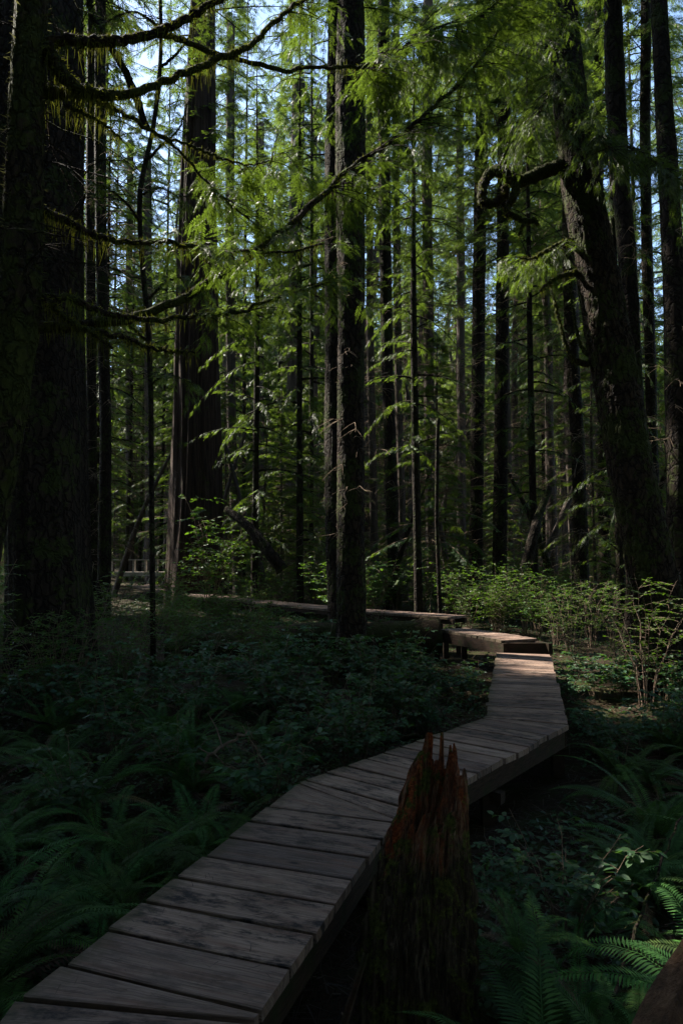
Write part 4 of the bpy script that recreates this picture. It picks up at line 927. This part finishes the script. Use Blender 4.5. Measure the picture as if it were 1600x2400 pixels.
LF = [(-1.75, 3.1, 2, .85), (-2.1, 4.0, 0, 1.0), (-1.55, 4.3, 1, .85), (-2.9, 3.9, 2, 1.0), (-2.5, 4.9, 0, 1.0), (-1.7, 5.2, 1, .9), (-3.3, 5.0, 2, 1.05), (-1.05, 5.15, 3, .95), (-.75, 5.9, 3, .9), (-2.2, 6.0, 2, .95), (-1.4, 6.3, 0, .9), (-3.6, 6.2, 0, 1.0), (-2.8, 6.9, 1, 1.0), (-1.6, 7.4, 2, .9), (-.6, 7.2, 3, .9), (-2.1, 8.2, 0, .95), (-1.0, 8.4, 1, .9), (-3.3, 8.0, 2, .9), (-1.95, 2.55, 1, .7), (-2.5, 2.9, 0, .8)]
for k, (x, y, i, s) in enumerate(LF):
    lab = 'arching sword fern in the shaded fern bank left of the lower boardwalk'
    grp = 'ferns left of the lower boardwalk'
    if k == 18: lab, grp = 'small fern against the left edge of the boardwalk, lowest on its side', None
    if k == 8: lab, grp = 'small upright fern touching the left boardwalk edge opposite the stump', None
    fern(i, x, y, s * 1.22, g.uniform(0, 6.28), lab, grp)
RF = [(1.75, 3.1, 2, .95), (1.15, 2.85, 0, .85), (2.3, 3.6, 0, .95), (2.7, 4.3, 2, 1.0), (2.0, 4.6, 1, .8), (3.0, 5.2, 0, 1.0), (2.5, 5.6, 2, .9), (3.6, 5.0, 2, 1.0), (3.3, 6.3, 1, .95), (2.75, 6.9, 0, .8), (4.0, 6.6, 0, 1.0), (3.6, 7.6, 2, .9), (4.5, 7.4, 2, 1.0), (4.2, 8.4, 1, .9), (5.0, 8.6, 0, 1.0), (1.4, 2.3, 1, .6), (2.05, 2.75, 0, .7), (2.6, 3.0, 2, .9), (3.2, 4.0, 1, .9)]
for k, (x, y, i, s) in enumerate(RF):
    lab = 'dark teal sword fern in the bed right of the boardwalk'; grp = 'ferns right of the boardwalk'
    if k == 0: lab, grp = 'largest spreading sword fern, right of the stump foot at the lower right', None
    if k == 1: lab, grp = 'sword fern growing from the foot of the stump, its fronds over the trunk', None
    fern(i, x, y, s * 1.22, g.uniform(0, 6.28), lab, grp)
for x, y, i, s_, lab in ((.80, 2.72, 2, 1.15, 'broad sword fern whose fronds brush the right foot of the stump'), (1.25, 2.45, 0, 1.05, 'bold sword fern low in the lower right, in front of the stump fern'), (-1.75, 3.55, 2, 1.3, 'big sword fern with long fronds reaching over the left boardwalk edge'), (-2.35, 3.45, 0, 1.35, 'largest sword fern at the left edge, fronds arching towards the planks'), (-1.35, 4.75, 0, 1.15, 'full sword fern hugging the left boardwalk edge, level with the stump top')):
    fern(i, x, y, s_, x * 7, lab)
fern(3, .83, 3.30, .62, 1.0, 'small pale fern catching the light beside the right flank of the stump', None, .35)
for k in range(60):
    left = k % 2 == 0; y = g.uniform(2.6, 8.0); x = g.uniform(-.62 * y - .3, -.75 + .1 * max(0, y - 5)) if left else g.uniform(.9 + max(0, y - 4) * .7, .6 * y + .3)
    if walk_dist(np.array(x), np.array(y)) < .78 or (x - bS[0]) ** 2 + (y - bS[1]) ** 2 < .3: continue
    fern(int(g.integers(4)), x, y, g.uniform(.6, .9), g.uniform(0, 6.28), 'arching sword fern in the shaded fern bank left of the lower boardwalk' if left else 'dark teal sword fern in the bed right of the boardwalk', 'ferns left of the lower boardwalk' if left else 'ferns right of the boardwalk')
for k in range(16):
    x, y = g.uniform(-5.5, -1.2), g.uniform(8.5, 13)
    if walk_dist(np.array(x), np.array(y)) > .9: fern(int(g.integers(4)), x, y, g.uniform(.8, 1.05), g.uniform(0, 6.28), 'dim sword fern in the dark hollow before the fallen log', 'ferns in the hollow before the log')

# ------------------------------------------------------------------ shrubs
def shrub_mesh(seed, h, spread, stems, nleaf, ls, leaf, stem='twig', low=.35, twig_n=7, flat=.6):
    g = np.random.default_rng(seed); st, lv = MB(), MB()
    for k in range(stems):
        a = g.uniform(0, 6.28); hh = h * g.uniform(.6, 1.08); sp = spread * g.uniform(.3, 1); s = np.linspace(0, 1, 8)[:, None]
        P = np.array([math.cos(a) * .06, math.sin(a) * .06, -.05]) + np.array([math.cos(a) * sp, math.sin(a) * sp, 0]) * s ** 1.5 + np.array([0, 0, hh]) * s ** .85 + g.normal(0, .018 * h, (8, 3)) * s
        st.tube(P, np.linspace(.004 + .003 * h, .002, 8), 4, cap=False)
        for j in range(twig_n):
            q = g.uniform(low, .98); i = int(q * 6.99); o = P[i] + (P[i + 1] - P[i]) * (q * 7 - i) if i < 7 else P[-1]
            b = g.uniform(0, 6.28); l = h * g.uniform(.12, .30) * (1.1 - .4 * q); d = np.array([math.cos(b), math.sin(b), g.uniform(-.05, .6)])
            u = np.linspace(0, 1, 5)[:, None]; T = o + d * l * u + np.array([0, 0, -.12 * l]) * u ** 2 + g.normal(0, .01 * l, (5, 3))
            st.tube(T, np.linspace(.0025, .001, 5), 3, cap=False)
            m = nleaf; qq = np.linspace(.2, 1, m); idx = np.minimum((qq * 4).astype(int), 3); f = (qq * 4 - idx)[:, None]; O = T[idx] * (1 - f) + T[idx + 1] * f
            dd = norm(T[idx + 1] - T[idx]); sg = np.where(np.arange(m) % 2 == 0, 1, -1); X = rot_z(dd, sg * g.uniform(.5, 1.2, m)); X[:, 2] = X[:, 2] * .5 + g.uniform(-.45, .15, m)
            lv.inst(T_LEAF, O, X, np.array([0, 0, 1.]) + g.normal(0, 1 - flat, (m, 3)), ls * g.uniform(.65, 1.2, m))
    return lv.mesh('leaves', M[leaf]), st.mesh('stems', M[stem])
SH = {
    'salal': [shrub_mesh(600 + i, .85, .55, 9, 6, .085, 'salal') for i in range(3)],
    'berry': [shrub_mesh(610 + i, 1.5, .7, 9, 11, .042, 'berry', 'stem', .3, 11) for i in range(3)],
    'tall': [shrub_mesh(620 + i, 2.3, 1.1, 13, 8, .085, 'berry', 'twig', .25, 11) for i in range(3)],
    'bare': [shrub_mesh(630 + i, 1.3, .5, 10, 2, .05, 'berry', 'stem', .4, 7) for i in range(2)],
}
NM = {'salal': 'salal_shrub', 'berry': 'huckleberry_shrub', 'tall': 'salmonberry_shrub', 'bare': 'bare_shrub'}
def shrub(kind, i, x, y, s, rz, label, group=None, h=0.):
    t = thing(NM[kind], G(x, y, h), label, 'shrub', group, rz); t.scale = (s,) * 3
    part('leaves', SH[kind][i][0], t); part('stems', SH[kind][i][1], t); return t
def scatter(kind, n, xr, yr, sr, label, group, seed, wmin=.95, cond=None):
    g = np.random.default_rng(seed); k = 0; tries = 0; pts = []
    while k < n and tries < 4000:
        tries += 1; y = g.uniform(*yr); x = g.uniform(*xr)
        if abs(x) > .60 * y + .4 or walk_dist(np.array(x), np.array(y)) < wmin: continue
        px_ = 784 + x / y * 1568
        if y > 14 and 195 < px_ < 390 and y < 39: continue
        if cond and not cond(x, y): continue
        if any((x - a) ** 2 + (y - b) ** 2 < .35 ** 2 for a, b in pts): continue
        pts.append((x, y)); shrub(kind, int(g.integers(len(SH[kind]))), x, y, g.uniform(*sr), g.uniform(0, 6.28), label, group); k += 1
scatter('salal', 20, (-3.2, .9), (5.6, 11.5), (.75, 1.1), 'salal bush with oval leaves in the thicket between the lower boardwalk and the centre tree', 'salal left of the boardwalk', 1, .85)
scatter('salal', 14, (-1.4, 1.7), (9.0, 13.6), (.9, 1.25), 'leafy salal below the fallen log and the raised platform', 'salal below the fallen log', 2, .9)
scatter('salal', 12, (2.6, 7), (7.5, 12), (.7, 1.0), 'low salal at the foot of the leaning tree', 'salal by the leaning tree', 3, .95)
scatter('salal', 10, (-7, -3.4), (5.5, 11), (.8, 1.2), 'dark salal at the foot of the massive left trunk', 'salal by the left trunks', 4)
scatter('berry', 14, (-7.5, -3.0), (7, 14), (.9, 1.5), 'twiggy huckleberry in front of the massive left trunk', 'huckleberries by the left trunk', 5)
scatter('tall', 30, (-1.0, 9), (15.8, 26), (.7, 1.05), 'tall leafy shrub in the sun-flecked thicket beyond the raised platform', 'shrubs beyond the raised platform', 6, 1.2)
scatter('berry', 20, (3.2, 9), (12.4, 20), (.8, 1.2), 'huckleberry shrub in the thicket right of the raised platform', 'huckleberries right of the platform', 7, 1.2)
scatter('tall', 26, (-13, -1.5), (16, 34), (.55, .95), 'leafy shrub around the foot of the big cedar', 'shrubs round the big cedar', 8, 1.3)
scatter('tall', 26, (-18, 20), (26, 44), (.6, 1.0), 'far shrub at the feet of the background trunks', 'shrubs under the far trees', 9, 1.2)
scatter('tall', 6, (-6.5, -3.2), (16.6, 20.5), (.4, .6), 'leafy shrub in front of the upper boardwalk, right of the big cedar foot', 'shrubs before the upper boardwalk', 21, .75)
scatter('salal', 12, (-4.2, 1.2), (13.3, 15.2), (.6, .9), 'salal growing over the mossy fallen log', 'salal over the log', 22, .8)
scatter('salal', 16, (.2, 2.6), (7.2, 12.5), (.55, .85), 'salal crowding the left side of the straight far run of the long boardwalk', 'salal left of the far run', 23, .62)
scatter('salal', 16, (2.6, 6), (6.6, 12.5), (.5, .8), 'salal crowding the right side of the straight far run of the long boardwalk', 'salal right of the far run', 24, .62)
scatter('tall', 9, (-8.5, -4.1), (16.5, 22.5), (.5, .72), 'leafy shrub screening the left end of the upper boardwalk', 'shrubs screening the upper boardwalk', 25, .7)
scatter('salal', 16, (-4.2, 1.8), (14.9, 18.5), (.75, .95), 'salal growing against the front edge of the upper boardwalk', 'salal against the upper boardwalk', 26, .62, lambda x, y: y < 17.0 - .95 * x)
scatter('tall', 8, (-6.6, -3.4), (7.6, 11.5), (.45, .7), 'dim leafy shrub crowding the foot of the massive left trunk', 'shrubs at the massive left trunk', 27)
scatter('tall', 9, (-6.0, -1.2), (12.2, 15.6), (.4, .6), 'dim leafy shrub on the overgrown rise before the upper boardwalk', 'shrubs on the rise', 28)
scatter('bare', 8, (3.8, 6.8), (10, 13), (.7, 1.1), 'bare pale-stemmed shrub between the platform and the leaning tree', 'bare shrubs by the leaning tree', 10, 1.0)
shrub('berry', 0, 4.25, 9.7, 1.35, .5, 'bright yellow-green huckleberry sprig glowing left of the leaning trunk', None)
shrub('bare', 1, .95, 15.0, 1.0, 2., 'pale-stemmed bush lit beside the right foot of the centre tree', None)
shrub('salal', 1, 1.25, 3.95, .75, 1.0, 'broad-leaved salal sprig just right of the stump top, under the boardwalk edge', None, .05)
shrub('salal', 2, .85, 3.7, .5, 2.0, 'small salal sprig touching the right side of the stump', None, .3)
shrub('salal', 0, -1.75, 3.35, .5, 4.0, 'glossy salal sprig among the ferns low on the left', None, .1)
shrub('tall', 0, -4.4, 23, 1.9, 1.0, 'tall bright-leaved alder bush reaching up the right side of the big cedar', None)

# ------------------------------------------------------------------ ground cover and litter
g = np.random.default_rng(808); N = 85000
y = 1.2 + 27 * g.random(N) ** 1.7; x = g.uniform(-.62, .62, N) * (y + 1.5); z = ground_z(x, y)
wd_ = walk_dist(x, y); grow = (fbm(np.stack([x * .9, y * .9, x * 0], -1), 2) > .35) & (wd_ > .55)
O = np.stack([x, y, z + g.uniform(0, .16, N) ** 1.4], -1)[grow]; m = len(O); a = g.uniform(0, 6.28, m)
lv = MB(); lv.inst(T_LEAF, O, np.stack([np.cos(a), np.sin(a), g.uniform(-.4, .5, m)], -1), np.array([0, 0, 1.]) + g.normal(0, .35, (m, 3)), g.uniform(.025, .06, m) * (1 + O[:, 1] * .035))
tag(lv.build('undergrowth', M['cover']), kind='stuff', label='low leafy ground cover between the ferns', cat='ground cover')
N = 42000; y = 1.2 + 20 * g.random(N) ** 1.9; x = g.uniform(-.62, .62, N) * (y + 1.5); O = np.stack([x, y, ground_z(x, y) + g.uniform(.0, .03, N)], -1); a = g.uniform(0, 6.28, N)
lv = MB(); lv.inst((T_STRIP[0] * [1, .55, 1], T_STRIP[1]), O, np.stack([np.cos(a), np.sin(a), g.normal(.05, .22, N)], -1), np.array([0, 0, 1.]) + g.normal(0, .3, (N, 3)), g.uniform(.03, .22, N) ** 1.0)
ND = 1500; q = g.random(ND) * 4; i = np.minimum(q.astype(int), 3); f = (q - i)[:, None]; e = g.random((ND, 1)) ** .7; PL = LE[i] * (1 - f) + LE[i + 1] * f; PR = RE[i] * (1 - f) + RE[i + 1] * f; pd = PL + (PR - PL) * np.where(g.random((ND, 1)) < .5, e * .97 + .01, 1 - e * .97 - .01); a = g.uniform(0, 6.28, ND)
lv.inst((T_STRIP[0] * [1, .8, 1], T_STRIP[1]), np.column_stack([pd, np.full(ND, .0055)]), np.stack([np.cos(a), np.sin(a), 0 * a], -1), np.array([0, 0, 1.]), .012 + .05 * g.random(ND) ** 3)
tag(lv.build('leaf_litter', M['litter']), kind='stuff', label='brown twigs and needles littering the ground', cat='litter')
# mossy hummock at the lower left
hb = G(-1.75, 2.35); th = np.arange(48) * 2 * math.pi / 48; u = np.linspace(0, 1, 18)[:, None]
rr = .52 * np.sin(u * math.pi / 2) * (1 + .3 * (vn(np.stack([np.cos(th)[None] * 2 + 0 * u, np.sin(th)[None] * 2 + 0 * u, u * 2 + 0 * th[None]], -1)) - .5)); zz = .40 * np.cos(u * math.pi / 2) + .08 * (fbm(np.stack([np.cos(th)[None] * 5 * u, np.sin(th)[None] * 5 * u, 0 * u + 0 * th[None]], -1), 2) - .5) - .06
V = np.stack([np.cos(th)[None] * rr, np.sin(th)[None] * rr, zz], -1); i = np.arange(17)[:, None]; j = np.arange(48)[None]; k = (j + 1) % 48
mh = thing('moss_hummock', hb, 'rounded yellow-green mossy mound by the lower left corner of the boardwalk', 'mound')
mb = MB(); mb.add(V, np.stack([i * 48 + j, (i + 1) * 48 + j, (i + 1) * 48 + k, i * 48 + k], -1)); mb.build('mound', M['log'], mh)
mm = MB(); N = 6000; O = V[g.integers(1, 17, N), g.integers(0, 48, N)] + g.normal(0, .012, (N, 3)); X = norm(O + [0, 0, .1]) + g.normal(0, .4, (N, 3)); mm.inst((T_STRIP[0] * [1, 2, 1], T_STRIP[1]), O, X, g.normal(0, 1, (N, 3)), g.uniform(.012, .04, N)); mm.build('moss', M['moss'], mh)
